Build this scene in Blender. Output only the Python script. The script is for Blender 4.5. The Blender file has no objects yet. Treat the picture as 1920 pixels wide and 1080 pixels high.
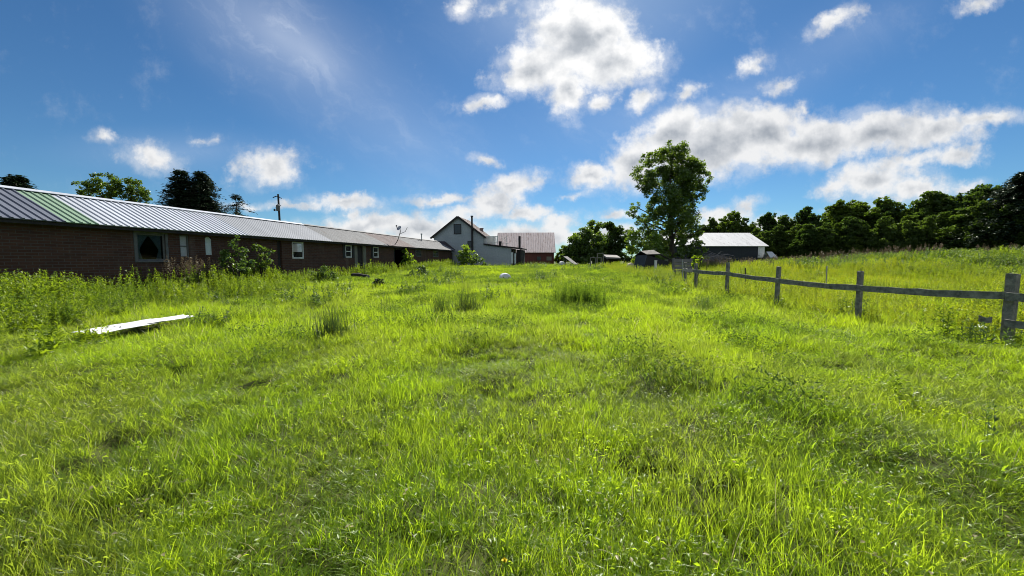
import bpy, math, random
import numpy as np
from mathutils import Vector, Matrix

random.seed(7)
RNG = np.random.default_rng(11)
R = math.radians
scene = bpy.context.scene
COL = scene.collection

# ------------------------------------------------------------------ camera, sky, sun, exposure
CAM_H = 1.65
PITCH = math.atan(52 / 693.0)
F = 693.0                                            # focal length in pixels of a 1920 px wide picture
cam_data = bpy.data.cameras.new('camera')
cam_data.sensor_width = 36.0
cam_data.lens = 36.0 * F / 1920.0
cam_data.clip_start = 0.05
cam_data.clip_end = 6000
cam = bpy.data.objects.new('camera', cam_data)
COL.objects.link(cam)
cam.location = (0, 0, CAM_H)
cam.rotation_euler = (R(90) - PITCH, 0, 0)
scene.camera = cam

SUN_AZ, SUN_EL = R(13.0), R(41.0)                    # azimuth from +Y towards +X
scene.view_settings.view_transform = 'Standard'
scene.view_settings.look = 'None'
scene.view_settings.exposure = 0.92
scene.view_settings.gamma = 1.0
scene.cycles.use_denoising = True
scene.cycles.filter_width = 1.0
scene.cycles.max_bounces = 6
scene.cycles.diffuse_bounces = 3
scene.cycles.glossy_bounces = 2
scene.cycles.transmission_bounces = 4
scene.cycles.transparent_max_bounces = 8
scene.cycles.caustics_reflective = False
scene.cycles.caustics_refractive = False

_ct, _st = math.cos(PITCH), math.sin(PITCH)


def ray(px, py):
    """world direction of a photo pixel (1920 x 1080), scaled to dy = 1"""
    a, b = (px - 960) / F, (540 - py) / F
    d = Vector((a, _ct + b * _st, -_st + b * _ct))
    return d / d.y


def at(px, py, depth):
    d = ray(px, py)
    return Vector((0, 0, CAM_H)) + d * depth


def at_z(px, py, z):
    d = ray(px, py)
    return Vector((0, 0, CAM_H)) + d * ((z - CAM_H) / d.z)


class NT:
    """small helper round a node tree"""
    def __init__(self, nt):
        self.nt = nt
        nt.nodes.clear()

    def n(self, kind, **kw):
        nd = self.nt.nodes.new(kind)
        for k, v in kw.items():
            setattr(nd, k, v)
        return nd

    def l(self, a, b):
        self.nt.links.new(a, b)

    def setin(self, sock, v):
        if isinstance(v, bpy.types.NodeSocket):
            self.l(v, sock)
        elif v is not None:
            sock.default_value = v

    def math(self, op, a, b=None, c=None, clamp=False):
        nd = self.n('ShaderNodeMath', operation=op)
        nd.use_clamp = clamp
        for i, v in enumerate((a, b, c)):
            if v is not None:
                self.setin(nd.inputs[i], v)
        return nd.outputs[0]

    def vmath(self, op, a, b=None, scale=None):
        nd = self.n('ShaderNodeVectorMath', operation=op)
        self.setin(nd.inputs[0], a)
        if b is not None:
            self.setin(nd.inputs[1], b)
        if scale is not None:
            self.setin(nd.inputs['Scale'], scale)
        return nd.outputs[0]

    def noise(self, vec, scale, detail=4, rough=0.55, color=False, lac=2.0):
        nd = self.n('ShaderNodeTexNoise')
        self.setin(nd.inputs['Vector'], vec)
        nd.inputs['Scale'].default_value = scale
        nd.inputs['Detail'].default_value = detail
        nd.inputs['Roughness'].default_value = rough
        nd.inputs['Lacunarity'].default_value = lac
        return nd.outputs['Color' if color else 'Fac']

    def mapr(self, v, a, b, c=0.0, d=1.0, smooth=False):
        nd = self.n('ShaderNodeMapRange')
        nd.clamp = True
        if smooth:
            nd.interpolation_type = 'SMOOTHSTEP'
        self.setin(nd.inputs[0], v)
        for i, x in enumerate((a, b, c, d)):
            self.setin(nd.inputs[i + 1], x)
        return nd.outputs[0]

    def mix(self, fac, a, b, blend='MIX'):
        nd = self.n('ShaderNodeMix', data_type='RGBA', blend_type=blend)
        self.setin(nd.inputs[0], fac)
        self.setin(nd.inputs[6], c4(a))
        self.setin(nd.inputs[7], c4(b))
        return nd.outputs[2]

    def ramp(self, fac, stops):
        nd = self.n('ShaderNodeValToRGB')
        self.setin(nd.inputs[0], fac)
        el = nd.color_ramp.elements
        while len(el) < len(stops):
            el.new(0.5)
        for e, (p, c) in zip(el, stops):
            e.position = p
            e.color = c4(c)
        return nd.outputs[0]


def c4(c):
    if isinstance(c, (tuple, list)) and len(c) == 3:
        return (*c, 1.0)
    return c


def build_world():
    w = bpy.data.worlds.new('World')
    scene.world = w
    w.use_nodes = True
    t = NT(w.node_tree)
    sky = t.n('ShaderNodeTexSky', sky_type='NISHITA')
    sky.sun_disc = False
    sky.sun_elevation = SUN_EL
    sky.sun_rotation = SUN_AZ
    sky.altitude = 200
    sky.air_density = 1.0
    sky.dust_density = 0.15
    sky.ozone_density = 2.5
    hs = t.n('ShaderNodeHueSaturation')
    t.l(sky.outputs[0], hs.inputs['Color'])
    hs.inputs['Saturation'].default_value = 1.08
    hs.inputs['Value'].default_value = 1.0
    skycol = t.mix(1.0, hs.outputs[0], (0.49, 0.755, 0.93), 'MULTIPLY')       # a clear, deep summer blue
    # direction -> tangent plane of the northern sky
    tc = t.n('ShaderNodeTexCoord')
    sep = t.n('ShaderNodeSeparateXYZ')
    t.l(tc.outputs['Generated'], sep.inputs[0])
    ysafe = t.math('MAXIMUM', sep.outputs[1], 0.06)
    u = t.math('DIVIDE', sep.outputs[0], ysafe)
    v = t.math('DIVIDE', sep.outputs[2], ysafe)
    cmb = t.n('ShaderNodeCombineXYZ')
    t.l(u, cmb.inputs[0]); t.l(v, cmb.inputs[1])
    P = cmb.outputs[0]
    # domain warp
    w1 = t.vmath('SUBTRACT', t.noise(P, 6.0, 5, 0.6, True), (0.5, 0.5, 0.5))
    w2 = t.vmath('SUBTRACT', t.noise(P, 24.0, 4, 0.6, True), (0.5, 0.5, 0.5))
    Pw = t.vmath('ADD', P, t.vmath('MULTIPLY', w1, (0.11, 0.085, 0)))
    Pw = t.vmath('ADD', Pw, t.vmath('MULTIPLY', w2, (0.042, 0.03, 0)))

    def field(spec):
        acc = None
        for (px, py, rx, ry, rot, s) in spec:
            d = ray(px, py)
            mp = t.n('ShaderNodeMapping', vector_type='TEXTURE')
            t.l(Pw, mp.inputs[0])
            mp.inputs['Location'].default_value = (d.x, d.z, 0)
            mp.inputs['Rotation'].default_value = (0, 0, R(rot))
            mp.inputs['Scale'].default_value = (rx * 1.15 / F, ry * 1.15 / F, 1)
            g = t.n('ShaderNodeTexGradient', gradient_type='SPHERICAL')
            t.l(mp.outputs[0], g.inputs[0])
            o = g.outputs['Fac']
            if s != 1:
                o = t.math('MULTIPLY', o, s)
            if acc is None:
                acc = o
            else:
                acc = t.math('SMOOTH_MAX', acc, o, 0.10)
        return acc
    cumulus = [
        # big bright cloud below the sun
        (1085, 70, 125, 105, 0, 1.15), (1010, 128, 120, 62, 8, 1.0), (1150, 112, 125, 62, -5, 1.0),
        (1062, 165, 62, 66, 0, .95), (1130, 60, 80, 70, 0, 1.0), (1132, 186, 44, 26, 25, .75),
        # long bank right of the tall tree
        (1105, 334, 75, 34, 5, .95), (1200, 305, 95, 70, 20, 1.0), (1265, 250, 105, 62, 15, 1.0), (1340, 275, 190, 82, 8, 1.1),
        (1430, 245, 140, 66, 0, 1.1), (1530, 262, 160, 62, 5, 1.05), (1650, 245, 150, 56, 0, 1.0), (1750, 240, 130, 54, 0, .95),
        (1850, 224, 110, 26, 8, .8), (1790, 288, 95, 28, 4, .75), (1640, 335, 150, 52, 8, .85), (1720, 350, 110, 36, 0, .8),
        (1700, 300, 120, 30, 12, .72), (1560, 352, 70, 24, 15, .7), (1805, 348, 60, 22, 15, .6),
        # small puffs
        (906, 198, 58, 24, 8, .8), (1203, 184, 46, 28, 20, .68), (1290, 177, 48, 26, 25, .7),
        (1565, 44, 80, 30, 25, .68), (1412, 122, 58, 22, 25, .62), (1462, 158, 66, 22, 15, .68), (1503, 202, 34, 20, 0, .6),
        (1830, 8, 72, 24, 15, .62), (872, 12, 46, 28, 0, .66), (940, 20, 70, 24, 10, .5),
        # left
        (505, 310, 100, 48, 10, .84), (290, 294, 90, 38, -5, .68), (194, 263, 48, 24, 0, .6), (385, 259, 50, 16, 0, .5),
        # low clouds over the buildings
        (911, 301, 48, 16, -10, .74), (958, 352, 95, 38, 18, .9), (830, 377, 120, 16, 0, .75), (930, 382, 80, 34, 10, .9),
        (985, 400, 90, 22, 0, .8), (645, 379, 105, 20, -4, .82), (545, 381, 120, 13, 0, .7), (690, 420, 180, 36, 4, .9),
        (790, 428, 160, 44, 0, .95), (660, 398, 50, 20, 0, .7), (1040, 416, 80, 26, 10, .8), (1150, 404, 60, 16, 10, .72), (990, 440, 190, 36, 0, .9), (640, 440, 240, 30, 0, .85), (1120, 440, 160, 30, 0, .8), (880, 402, 130, 24, 5, .7), (480, 384, 90, 12, 0, .6), (1075, 372, 60, 14, 10, .5),
        (1400, 392, 55, 26, 20, .75), (1345, 408, 85, 24, 0, .8), (1430, 425, 120, 24, 0, .7), (1600, 392, 90, 18, 6, .6),
        (300, 440, 420, 30, 0, .6), (-500, 330, 260, 70, 5, .9), (-900, 250, 300, 90, 0, .9), (2300, 250, 300, 80, 0, .9), (2900, 330, 400, 110, 0, .9),
    ]
    Fd = field(cumulus)
    fb = t.noise(P, 17.0, 8, 0.62)
    fbm = t.math('SUBTRACT', fb, 0.5)
    dens = t.math('ADD', Fd, t.math('MULTIPLY', fbm, 0.85))
    alpha = t.mapr(dens, 0.20, 0.66, 0, .97, True)
    veil = t.mapr(t.math('ADD', Fd, t.math('MULTIPLY', t.math('SUBTRACT', t.noise(P, 9.0, 7, 0.66), 0.5), 1.1)), 0.10, 0.62, 0, .42, True)
    alpha = t.math('MAXIMUM', alpha, veil)
    near = t.mapr(Fd, 0.0, 0.14, 0, 1, True)           # no cloud away from the clouds
    alpha = t.math('MULTIPLY', alpha, near)
    # relief: the same noise a step towards the sun
    ds = Vector((math.tan(SUN_AZ), math.tan(SUN_EL) / math.cos(SUN_AZ), 0))
    tosun = t.vmath('NORMALIZE', t.vmath('SUBTRACT', tuple(ds), P))
    Ps = t.vmath('ADD', P, t.vmath('SCALE', tosun, scale=0.028))
    rel = t.math('SUBTRACT', t.noise(P, 9.0, 5, 0.52), t.noise(Ps, 9.0, 5, 0.52))
    thick = t.mapr(t.math('ADD', Fd, t.math('MULTIPLY', fbm, 0.16)), 0.58, 1.15, 0, 1, True)
    shade = t.math('SUBTRACT', 1.0, t.math('MULTIPLY', thick, 0.42))
    shade = t.math('ADD', shade, t.math('MULTIPLY', rel, 1.0))
    shade = t.mapr(shade, 0.25, 1.05, 0.0, 1.0)
    ccol = t.ramp(shade, [(0.0, (0.20, 0.235, 0.28)), (0.45, (0.46, 0.49, 0.53)), (0.8, (0.78, 0.79, 0.80)), (1.0, (1.0, 0.99, 0.97))])
    # brighter close to the sun
    sd = t.n('ShaderNodeVectorMath', operation='DOT_PRODUCT')
    t.l(tc.outputs['Generated'], sd.inputs[0])
    sd.inputs[1].default_value = (math.sin(SUN_AZ) * math.cos(SUN_EL), math.cos(SUN_AZ) * math.cos(SUN_EL), math.sin(SUN_EL))
    glow = t.mapr(sd.outputs['Value'], 0.86, 1.0, 0, 1)
    ccol = t.mix(1.0, ccol, t.ramp(glow, [(0, (9.5, 9.6, 9.8)), (1, (12, 12, 12))]), 'MULTIPLY')
    # high thin cirrus
    Pr = t.n('ShaderNodeMapping', vector_type='TEXTURE')
    t.l(t.vmath('ADD', P, t.vmath('MULTIPLY', w1, (0.16, 0.16, 0))), Pr.inputs[0])
    Pr.inputs['Rotation'].default_value = (0, 0, R(-38))
    Pr.inputs['Scale'].default_value = (0.32, 0.085, 1)
    ci = t.noise(Pr.outputs[0], 1.6, 7, 0.62)
    ci = t.mapr(ci, 0.46, 0.78, 0, 1, True)

    def soft(spec):
        acc = None
        for (px, py, rx, ry, rot, s) in spec:
            d = ray(px, py)
            mp = t.n('ShaderNodeMapping', vector_type='TEXTURE')
            t.l(P, mp.inputs[0])
            mp.inputs['Location'].default_value = (d.x, d.z, 0)
            mp.inputs['Rotation'].default_value = (0, 0, R(rot))
            mp.inputs['Scale'].default_value = (rx / F, ry / F, 1)
            g = t.n('ShaderNodeTexGradient', gradient_type='QUADRATIC_SPHERE')
            t.l(mp.outputs[0], g.inputs[0])
            o = t.math('MULTIPLY', g.outputs['Fac'], s)
            acc = o if acc is None else t.math('ADD', acc, o)
        return acc
    cz = soft([(520, 65, 380, 170, -30, 1.5), (590, 105, 130, 60, -35, .8), (780, 270, 330, 170, -20, .6), (1000, 40, 330, 150, 0, .6),
               (1400, 180, 260, 90, 20, .5), (1600, 60, 260, 90, 20, .5), (330, 285, 330, 60, 0, .7), (1180, 230, 330, 140, 0, .5)])
    calpha = t.math('MULTIPLY', t.math('ADD', t.math('MULTIPLY', ci, 0.42), 0.5), cz, clamp=True)
    calpha = t.math('MULTIPLY', calpha, 0.46)
    sky2 = t.mix(calpha, skycol, (8.5, 9.2, 10.5))
    # a soft bloom of thin haze round the (hidden) sun
    sg = t.mapr(sd.outputs['Value'], 0.935, 1.0, 0, 1, True)
    sky2 = t.mix(t.math('MULTIPLY', sg, 0.10), sky2, (11, 11.5, 12))
    front = t.mapr(sep.outputs[1], 0.08, 0.2, 0, 1)
    up = t.mapr(sep.outputs[2], -0.02, 0.02, 0, 1)
    alpha = t.math('MULTIPLY', t.math('MULTIPLY', alpha, front), up)
    out = t.mix(alpha, sky2, ccol)
    # broken, front-lit cumulus added behind the photographer, out of view, as fill light
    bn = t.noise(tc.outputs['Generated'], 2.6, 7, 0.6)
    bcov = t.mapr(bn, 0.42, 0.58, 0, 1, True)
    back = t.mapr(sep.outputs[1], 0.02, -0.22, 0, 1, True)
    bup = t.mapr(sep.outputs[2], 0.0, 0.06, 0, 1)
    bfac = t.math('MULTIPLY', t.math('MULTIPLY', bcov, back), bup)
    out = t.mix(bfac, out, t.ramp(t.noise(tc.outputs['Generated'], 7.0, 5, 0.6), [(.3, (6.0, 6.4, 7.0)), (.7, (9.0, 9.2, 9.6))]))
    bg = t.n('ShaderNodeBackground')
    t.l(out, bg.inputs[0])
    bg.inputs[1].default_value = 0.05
    wo = t.n('ShaderNodeOutputWorld')
    t.l(bg.outputs[0], wo.inputs[0])
    w.cycles.sampling_method = 'MANUAL'
    w.cycles.sample_map_resolution = 512


build_world()

sun_data = bpy.data.lights.new('sun', 'SUN')
sun_data.energy = 5.0
sun_data.angle = R(0.53)
sun_data.color = (1.0, 0.95, 0.86)
sun = bpy.data.objects.new('sun', sun_data)
COL.objects.link(sun)
sdir = Vector((math.sin(SUN_AZ) * math.cos(SUN_EL), math.cos(SUN_AZ) * math.cos(SUN_EL), math.sin(SUN_EL)))
sun.rotation_euler = sdir.to_track_quat('Z', 'Y').to_euler()
sun.location = (20, 40, 60)

# ------------------------------------------------------------------ naming, tagging, mesh helpers


def tag(o, label=None, cat=None, group=None, kind=None):
    if label: o['label'] = label
    if cat: o['category'] = cat
    if group: o['group'] = group
    if kind: o['kind'] = kind
    return o


def empty(name, loc=(0, 0, 0), rz=0.0):
    o = bpy.data.objects.new(name, None)
    o.empty_display_size = 0.2
    COL.objects.link(o)
    o.location = loc
    o.rotation_euler = (0, 0, rz)
    return o


class MB:
    """collects boxes, tubes and polygons, then becomes ONE mesh object"""
    def __init__(self):
        self.v, self.f, self.m, self.k = [], [], [], 0

    def poly(self, pts):
        b = len(self.v)
        self.v += [tuple(p) for p in pts]
        self.f.append(tuple(range(b, b + len(pts)))); self.m.append(self.k)

    def box(self, x0, x1, y0, y1, z0, z1):
        self.hexa([(x0, y0, z0), (x1, y0, z0), (x1, y1, z0), (x0, y1, z0), (x0, y0, z1), (x1, y0, z1), (x1, y1, z1), (x0, y1, z1)])

    def hexa(self, p):
        b = len(self.v)
        self.v += [tuple(q) for q in p]
        for f in ((3, 2, 1, 0), (4, 5, 6, 7), (0, 1, 5, 4), (1, 2, 6, 5), (2, 3, 7, 6), (3, 0, 4, 7)):
            self.f.append(tuple(b + i for i in f)); self.m.append(self.k)

    def bar(self, a, b, w, h, up=(0, 0, 1)):
        """rectangular bar from a to b, w sideways, h along up"""
        a, b = Vector(a), Vector(b)
        d = (b - a).normalized()
        up = Vector(up)
        s = d.cross(up)
        if s.length < 1e-4:
            s = d.cross(Vector((0, 1, 0)))
        s.normalize()
        n = s.cross(d).normalized()
        s, n = s * (w / 2), n * (h / 2)
        self.hexa([a - s - n, a + s - n, b + s - n, b - s - n, a - s + n, a + s + n, b + s + n, b - s + n])

    def tube(self, pts, radii, n=8, cap=True):
        pts = [Vector(p) for p in pts]
        if not isinstance(radii, (list, tuple)):
            radii = [radii] * len(pts)
        b0 = len(self.v)
        ref = None
        for i, p in enumerate(pts):
            d = (pts[min(i + 1, len(pts) - 1)] - pts[max(i - 1, 0)]).normalized()
            if ref is None:
                ref = d.cross(Vector((0, 0, 1)))
                if ref.length < 1e-3:
                    ref = Vector((1, 0, 0))
            s = (ref - d * ref.dot(d)).normalized()
            ref = s
            t_ = d.cross(s)
            for k in range(n):
                a = 2 * math.pi * k / n
                self.v.append(tuple(p + (s * math.cos(a) + t_ * math.sin(a)) * radii[i]))
        for i in range(len(pts) - 1):
            for k in range(n):
                k2 = (k + 1) % n
                self.f.append((b0 + i * n + k, b0 + i * n + k2, b0 + (i + 1) * n + k2, b0 + (i + 1) * n + k)); self.m.append(self.k)
        if cap:
            self.f.append(tuple(b0 + k for k in reversed(range(n)))); self.m.append(self.k)
            self.f.append(tuple(b0 + (len(pts) - 1) * n + k for k in range(n))); self.m.append(self.k)

    def build(self, name, mats, parent=None, smooth=False, bevel=0.0, link=True):
        me = bpy.data.meshes.new(name)
        me.from_pydata(self.v, [], self.f)
        if not isinstance(mats, (list, tuple)):
            mats = [mats]
        for m in mats:
            me.materials.append(m)
        if len(mats) > 1:
            me.polygons.foreach_set('material_index', self.m)
        if smooth:
            me.polygons.foreach_set('use_smooth', [True] * len(me.polygons))
        me.update()
        o = bpy.data.objects.new(name, me)
        if link:
            COL.objects.link(o)
        o.parent = parent
        if bevel:
            bv = o.modifiers.new('edge', 'BEVEL')
            bv.width = bevel
            bv.segments = 2
            bv.limit_method = 'ANGLE'
        return o


def np_mesh(name, V, quads=None, tris=None, mat=None, tint=None, smooth=False):
    me = bpy.data.meshes.new(name)
    V = np.asarray(V, np.float32)
    me.vertices.add(len(V))
    me.vertices.foreach_set('co', V.ravel())
    lv, ls = [], []
    off = 0
    for arr, k in ((quads, 4), (tris, 3)):
        if arr is not None and len(arr):
            arr = np.asarray(arr, np.int32)
            lv.append(arr.ravel())
            ls.append(off + np.arange(len(arr), dtype=np.int32) * k)
            off += arr.size
    lv = np.concatenate(lv); ls = np.concatenate(ls)
    me.loops.add(len(lv))
    me.loops.foreach_set('vertex_index', lv)
    me.polygons.add(len(ls))
    me.polygons.foreach_set('loop_start', ls)
    if smooth:
        me.polygons.foreach_set('use_smooth', np.ones(len(ls), bool))
    me.update(calc_edges=True)
    if tint is not None:
        a = me.attributes.new('tint', 'FLOAT', 'POINT')
        a.data.foreach_set('value', np.asarray(tint, np.float32))
    if mat:
        me.materials.append(mat)
    return me


def mesh_obj(name, me, parent=None, link=True):
    o = bpy.data.objects.new(name, me)
    if link:
        COL.objects.link(o)
    o.parent = parent
    return o


# ------------------------------------------------------------------ noise for laying out ground and plants
_HG = np.random.default_rng(3).random((256, 256))


def vnoise(x, y, s, ox=0.0):
    x = np.asarray(x, float) / s + 37.3 + ox
    y = np.asarray(y, float) / s + 81.7 + ox * 1.7
    xi = np.floor(x).astype(int); yi = np.floor(y).astype(int)
    fx = x - xi; fy = y - yi
    fx = fx * fx * (3 - 2 * fx); fy = fy * fy * (3 - 2 * fy)
    g = lambda a, b: _HG[a % 256, b % 256]
    return (g(xi, yi) * (1 - fx) + g(xi + 1, yi) * fx) * (1 - fy) + (g(xi, yi + 1) * (1 - fx) + g(xi + 1, yi + 1) * fx) * fy


HOLES = [(lambda p: (p.x, p.y, max(.10, r_ * p.y / F)))(at_z(px_, py_, -.03)) for px_, py_, r_ in
         [(150, 905, 38), (205, 888, 40), (250, 838, 40), (320, 835, 42), (400, 795, 22), (1140, 905, 28), (1225, 900, 40), (1400, 940, 26), (1530, 950, 24), (1405, 890, 16), (870, 890, 22), (1665, 880, 16), (900, 745, 22), (460, 730, 25), (1000, 700, 20), (1330, 745, 25), (1110, 665, 30), (1560, 690, 24), (690, 775, 22), (620, 985, 28), (1020, 985, 24), (330, 700, 26), (1340, 1000, 30), (800, 1040, 30)]]


def ground_z(x, y):
    x = np.asarray(x, float); y = np.asarray(y, float)
    t = np.clip((y - 8) / 37.0, 0, 1)
    z = 0.78 * t * t * (3 - 2 * t)
    z = z + 0.25 * np.clip((-x - 8) / 6, 0, 1) * np.clip(1 - y / 40, 0, 1)      # a little higher along the long building
    dx, dy = (x - 33) / 15.5, (y - 25) / 8.0
    z = z + 1.38 * np.exp(-(dx * dx + dy * dy))                                     # the overgrown mound
    dx, dy = (x - 55) / 22, (y - 30) / 12.0
    z = z + 0.6 * np.exp(-(dx * dx + dy * dy))
    near = np.exp(-((x * x + y * y) / 30.0 ** 2))
    z = z + near * (0.20 * (vnoise(x, y, 1.7) - 0.5) + 0.16 * (vnoise(x, y, 0.75, 5) - 0.5))
    for hx, hy, hr in HOLES:
        z = z - 0.22 * np.exp(-(((x - hx) ** 2) / (hr * 1.25) ** 2 + ((y - hy) ** 2) / (hr * .9) ** 2))
    return z


def gz(x, y):
    return float(ground_z(x, y))


# ------------------------------------------------------------------ materials
def new_mat(name):
    m = bpy.data.materials.new(name)
    m.use_nodes = True
    return m, NT(m.node_tree)


def finish(t, shader):
    o = t.n('ShaderNodeOutputMaterial')
    t.l(shader, o.inputs[0])


def principled(t, col, rough=0.7, metal=0.0, spec=0.4, bump=None, bstr=0.3, bdist=0.01):
    p = t.n('ShaderNodeBsdfPrincipled')
    t.setin(p.inputs['Base Color'], c4(col))
    t.setin(p.inputs['Roughness'], rough)
    t.setin(p.inputs['Metallic'], metal)
    p.inputs['Specular IOR Level'].default_value = spec
    if bump is not None:
        b = t.n('ShaderNodeBump')
        b.inputs['Strength'].default_value = bstr
        b.inputs['Distance'].default_value = bdist
        t.l(bump, b.inputs['Height'])
        t.l(b.outputs[0], p.inputs['Normal'])
    return p.outputs[0]


def worn(name, a, b, scale=3.0, rough=0.75, metal=0.0, stretch=(1, 1, 1), spec=0.35, bstr=0.25, coord='Object', lo=.35, hi=.65):
    """two tones mixed by noise, with a bump"""
    m, t = new_mat(name)
    tc = t.n('ShaderNodeTexCoord')
    v = t.vmath('MULTIPLY', tc.outputs[coord], stretch)
    n1 = t.noise(v, scale, 6, 0.65)
    f = t.mapr(n1, lo, hi, 0, 1)
    col = t.mix(f, a, b)
    n2 = t.noise(v, scale * 9, 3, 0.6)
    col = t.mix(t.mapr(n2, .3, .7, 0, .35), col, (0.35 * a[0], 0.35 * a[1], 0.35 * a[2]))
    r = t.mapr(n1, .3, .7, max(rough - .1, .05), min(rough + .1, 1))
    finish(t, principled(t, col, r, metal, spec, n2, bstr))
    return m


def leaf_mat(name, c_dark, c_light, trans, tmix=0.45, gloss=0.05, patch=0.35, dry=None, dry_at=0.95, rough=0.38, nlo=.3, nhi=.7, dull=None, objvar=False):
    m, t = new_mat(name)
    at_ = t.n('ShaderNodeAttribute', attribute_name='tint')
    geo = t.n('ShaderNodeNewGeometry')
    n1 = t.noise(geo.outputs['Position'], patch, 3, 0.6)
    n1 = t.mapr(n1, nlo, nhi, 0, 1)
    f = t.math('ADD', t.math('MULTIPLY', n1, 0.55), t.math('MULTIPLY', at_.outputs['Fac'], 0.45))
    col = t.mix(f, c_dark, c_light)
    if objvar:
        oi = t.n('ShaderNodeObjectInfo')
        col = t.mix(1.0, col, t.ramp(oi.outputs['Random'], [(0, (.62, .72, .80)), (.5, (1, 1, 1)), (1, (1.35, 1.28, .9))]), 'MULTIPLY')
    if dull:
        n2 = t.noise(geo.outputs['Position'], patch * 2.3, 4, 0.65)
        n3 = t.noise(geo.outputs['Position'], patch * .45, 2, 0.5)
        dsum = t.math('ADD', t.math('MULTIPLY', n2, .6), t.math('MULTIPLY', n3, .4))
        col = t.mix(t.mapr(dsum, .42, .62, 0, .85, True), col, dull)
    k = [trans[i] / max(c_light[i], 1e-4) for i in range(3)]
    tcol = t.mix(1.0, col, (k[0], k[1], k[2]), 'MULTIPLY')
    if dry:
        g = t.math('GREATER_THAN', at_.outputs['Fac'], dry_at)
        col = t.mix(g, col, dry)
        tcol = t.mix(g, tcol, dry)
    d = t.n('ShaderNodeBsdfDiffuse'); t.l(col, d.inputs[0])
    tr = t.n('ShaderNodeBsdfTranslucent'); t.l(tcol, tr.inputs[0])
    mx = t.n('ShaderNodeMixShader'); mx.inputs[0].default_value = tmix
    t.l(d.outputs[0], mx.inputs[1]); t.l(tr.outputs[0], mx.inputs[2])
    gl = t.n('ShaderNodeBsdfGlossy')
    gl.inputs['Roughness'].default_value = rough
    gl.inputs['Color'].default_value = (.9, .95, .85, 1)
    m2 = t.n('ShaderNodeMixShader'); m2.inputs[0].default_value = gloss
    t.l(mx.outputs[0], m2.inputs[1]); t.l(gl.outputs[0], m2.inputs[2])
    finish(t, m2.outputs[0])
    return m


M = {}
M['soil'] = worn('soil_and_thatch', (.050, .062, .016), (.075, .085, .026), 2.0, .95, stretch=(1, 1, 1), spec=.1)
M['grass'] = leaf_mat('grass_blades', (.064, .128, .011), (.165, .232, .014), (.68, .84, .022), .60, .020, .42, dull=(.090, .130, .026), dry=(.40, .36, .19), dry_at=.95)
M['grass_far'] = leaf_mat('meadow_blades', (.070, .132, .012), (.172, .230, .016), (.64, .78, .022), .57, .02, .22, dull=(.078, .122, .024), dry=(.32, .28, .13), dry_at=.965)
M['weed'] = leaf_mat('weed_leaves', (.065, .120, .013), (.125, .185, .016), (.40, .52, .016), .52, .03, .5)
M['weed_yellow'] = leaf_mat('yellow_weed_leaves', (.100, .150, .014), (.24, .235, .016), (.58, .60, .016), .54, .02, .30, dull=(.10, .135, .03))
M['weed_dark'] = leaf_mat('dark_weed_leaves', (.042, .088, .020), (.088, .140, .026), (.18, .27, .024), .42, .05, .4)
M['turf'] = leaf_mat('turf_weed_leaves', (.048, .098, .018), (.098, .155, .024), (.26, .38, .022), .48, .012, .6, rough=.6)
M['rush'] = leaf_mat('rush_stems', (.034, .068, .015), (.060, .098, .019), (.10, .16, .02), .32, .05, .6)
M['dock'] = leaf_mat('dry_seed_heads', (.10, .075, .045), (.20, .155, .10), (.20, .15, .09), .3, .03, .6)
M['leaf'] = leaf_mat('tree_leaves', (.042, .084, .018), (.090, .142, .026), (.25, .36, .022), .44, .04, .5)
M['leaf_light'] = leaf_mat('light_tree_leaves', (.075, .145, .020), (.135, .205, .028), (.40, .54, .02), .42, .05, .5)
M['leaf_wood'] = leaf_mat('wood_leaves', (.040, .072, .014), (.092, .130, .022), (.16, .25, .020), .42, .02, .14, objvar=True)
M['needle'] = leaf_mat('conifer_needles', (.010, .022, .010), (.022, .042, .016), (.02, .035, .01), .15, .04, .5)
M['bark'] = worn('bark', (.045, .036, .028), (.09, .075, .06), 5, .9, stretch=(1, 1, .25))
M['deadwood'] = worn('dead_branches', (.17, .15, .145), (.30, .27, .26), 5, .9)
M['fence_wood'] = worn('weathered_fence_wood', (.11, .11, .09), (.34, .33, .28), 9, .88, stretch=(1, 1, 1), bstr=.8)
M['white_metal'] = worn('white_painted_sheet', (.72, .73, .74), (.50, .51, .51), 7, .5, coord='Object')
M['white_plastic'] = worn('white_plastic', (.80, .81, .82), (.70, .71, .72), 3, .45)
M['white_paint'] = worn('white_paint', (.78, .78, .76), (.62, .62, .60), 3, .55)
M['grey_trim'] = worn('grey_wood_trim', (.10, .11, .11), (.17, .17, .165), 6, .8)
M['dark_wood'] = worn('dark_wood', (.020, .018, .018), (.045, .04, .038), 5, .85)
M['black'] = worn('black_paint', (.012, .013, .015), (.022, .022, .024), 4, .6)
M['black_barn'] = worn('black_barn_boards', (.016, .022, .030), (.030, .038, .046), 1.2, .75, stretch=(6, 6, .4))
M['tan_board'] = worn('faded_boards', (.16, .16, .13), (.24, .23, .19), 3, .85, stretch=(4, 4, .5))
M['grey_siding'] = worn('grey_blue_siding', (.33, .38, .41), (.40, .445, .475), .7, .7, spec=.25)
M['red_barn'] = worn('red_barn_boards', (.095, .030, .026), (.14, .05, .042), 1.0, .85, stretch=(5, 5, .5))
M['pale'] = worn('pale_tarp', (.75, .75, .73), (.6, .6, .58), 3, .6)
M['straw'] = worn('straw_coloured_cover', (.62, .55, .36), (.5, .44, .28), 3, .8)
M['bale'] = worn('grey_boards', (.14, .135, .14), (.22, .21, .20), 3, .85, stretch=(1, 1, 3))
M['curtain'] = worn('lace_curtain', (.72, .80, .78), (.58, .68, .66), 9, .9)
M['pale_blind'] = worn('pale_blind', (.50, .52, .52), (.42, .44, .44), 4, .8)
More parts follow.
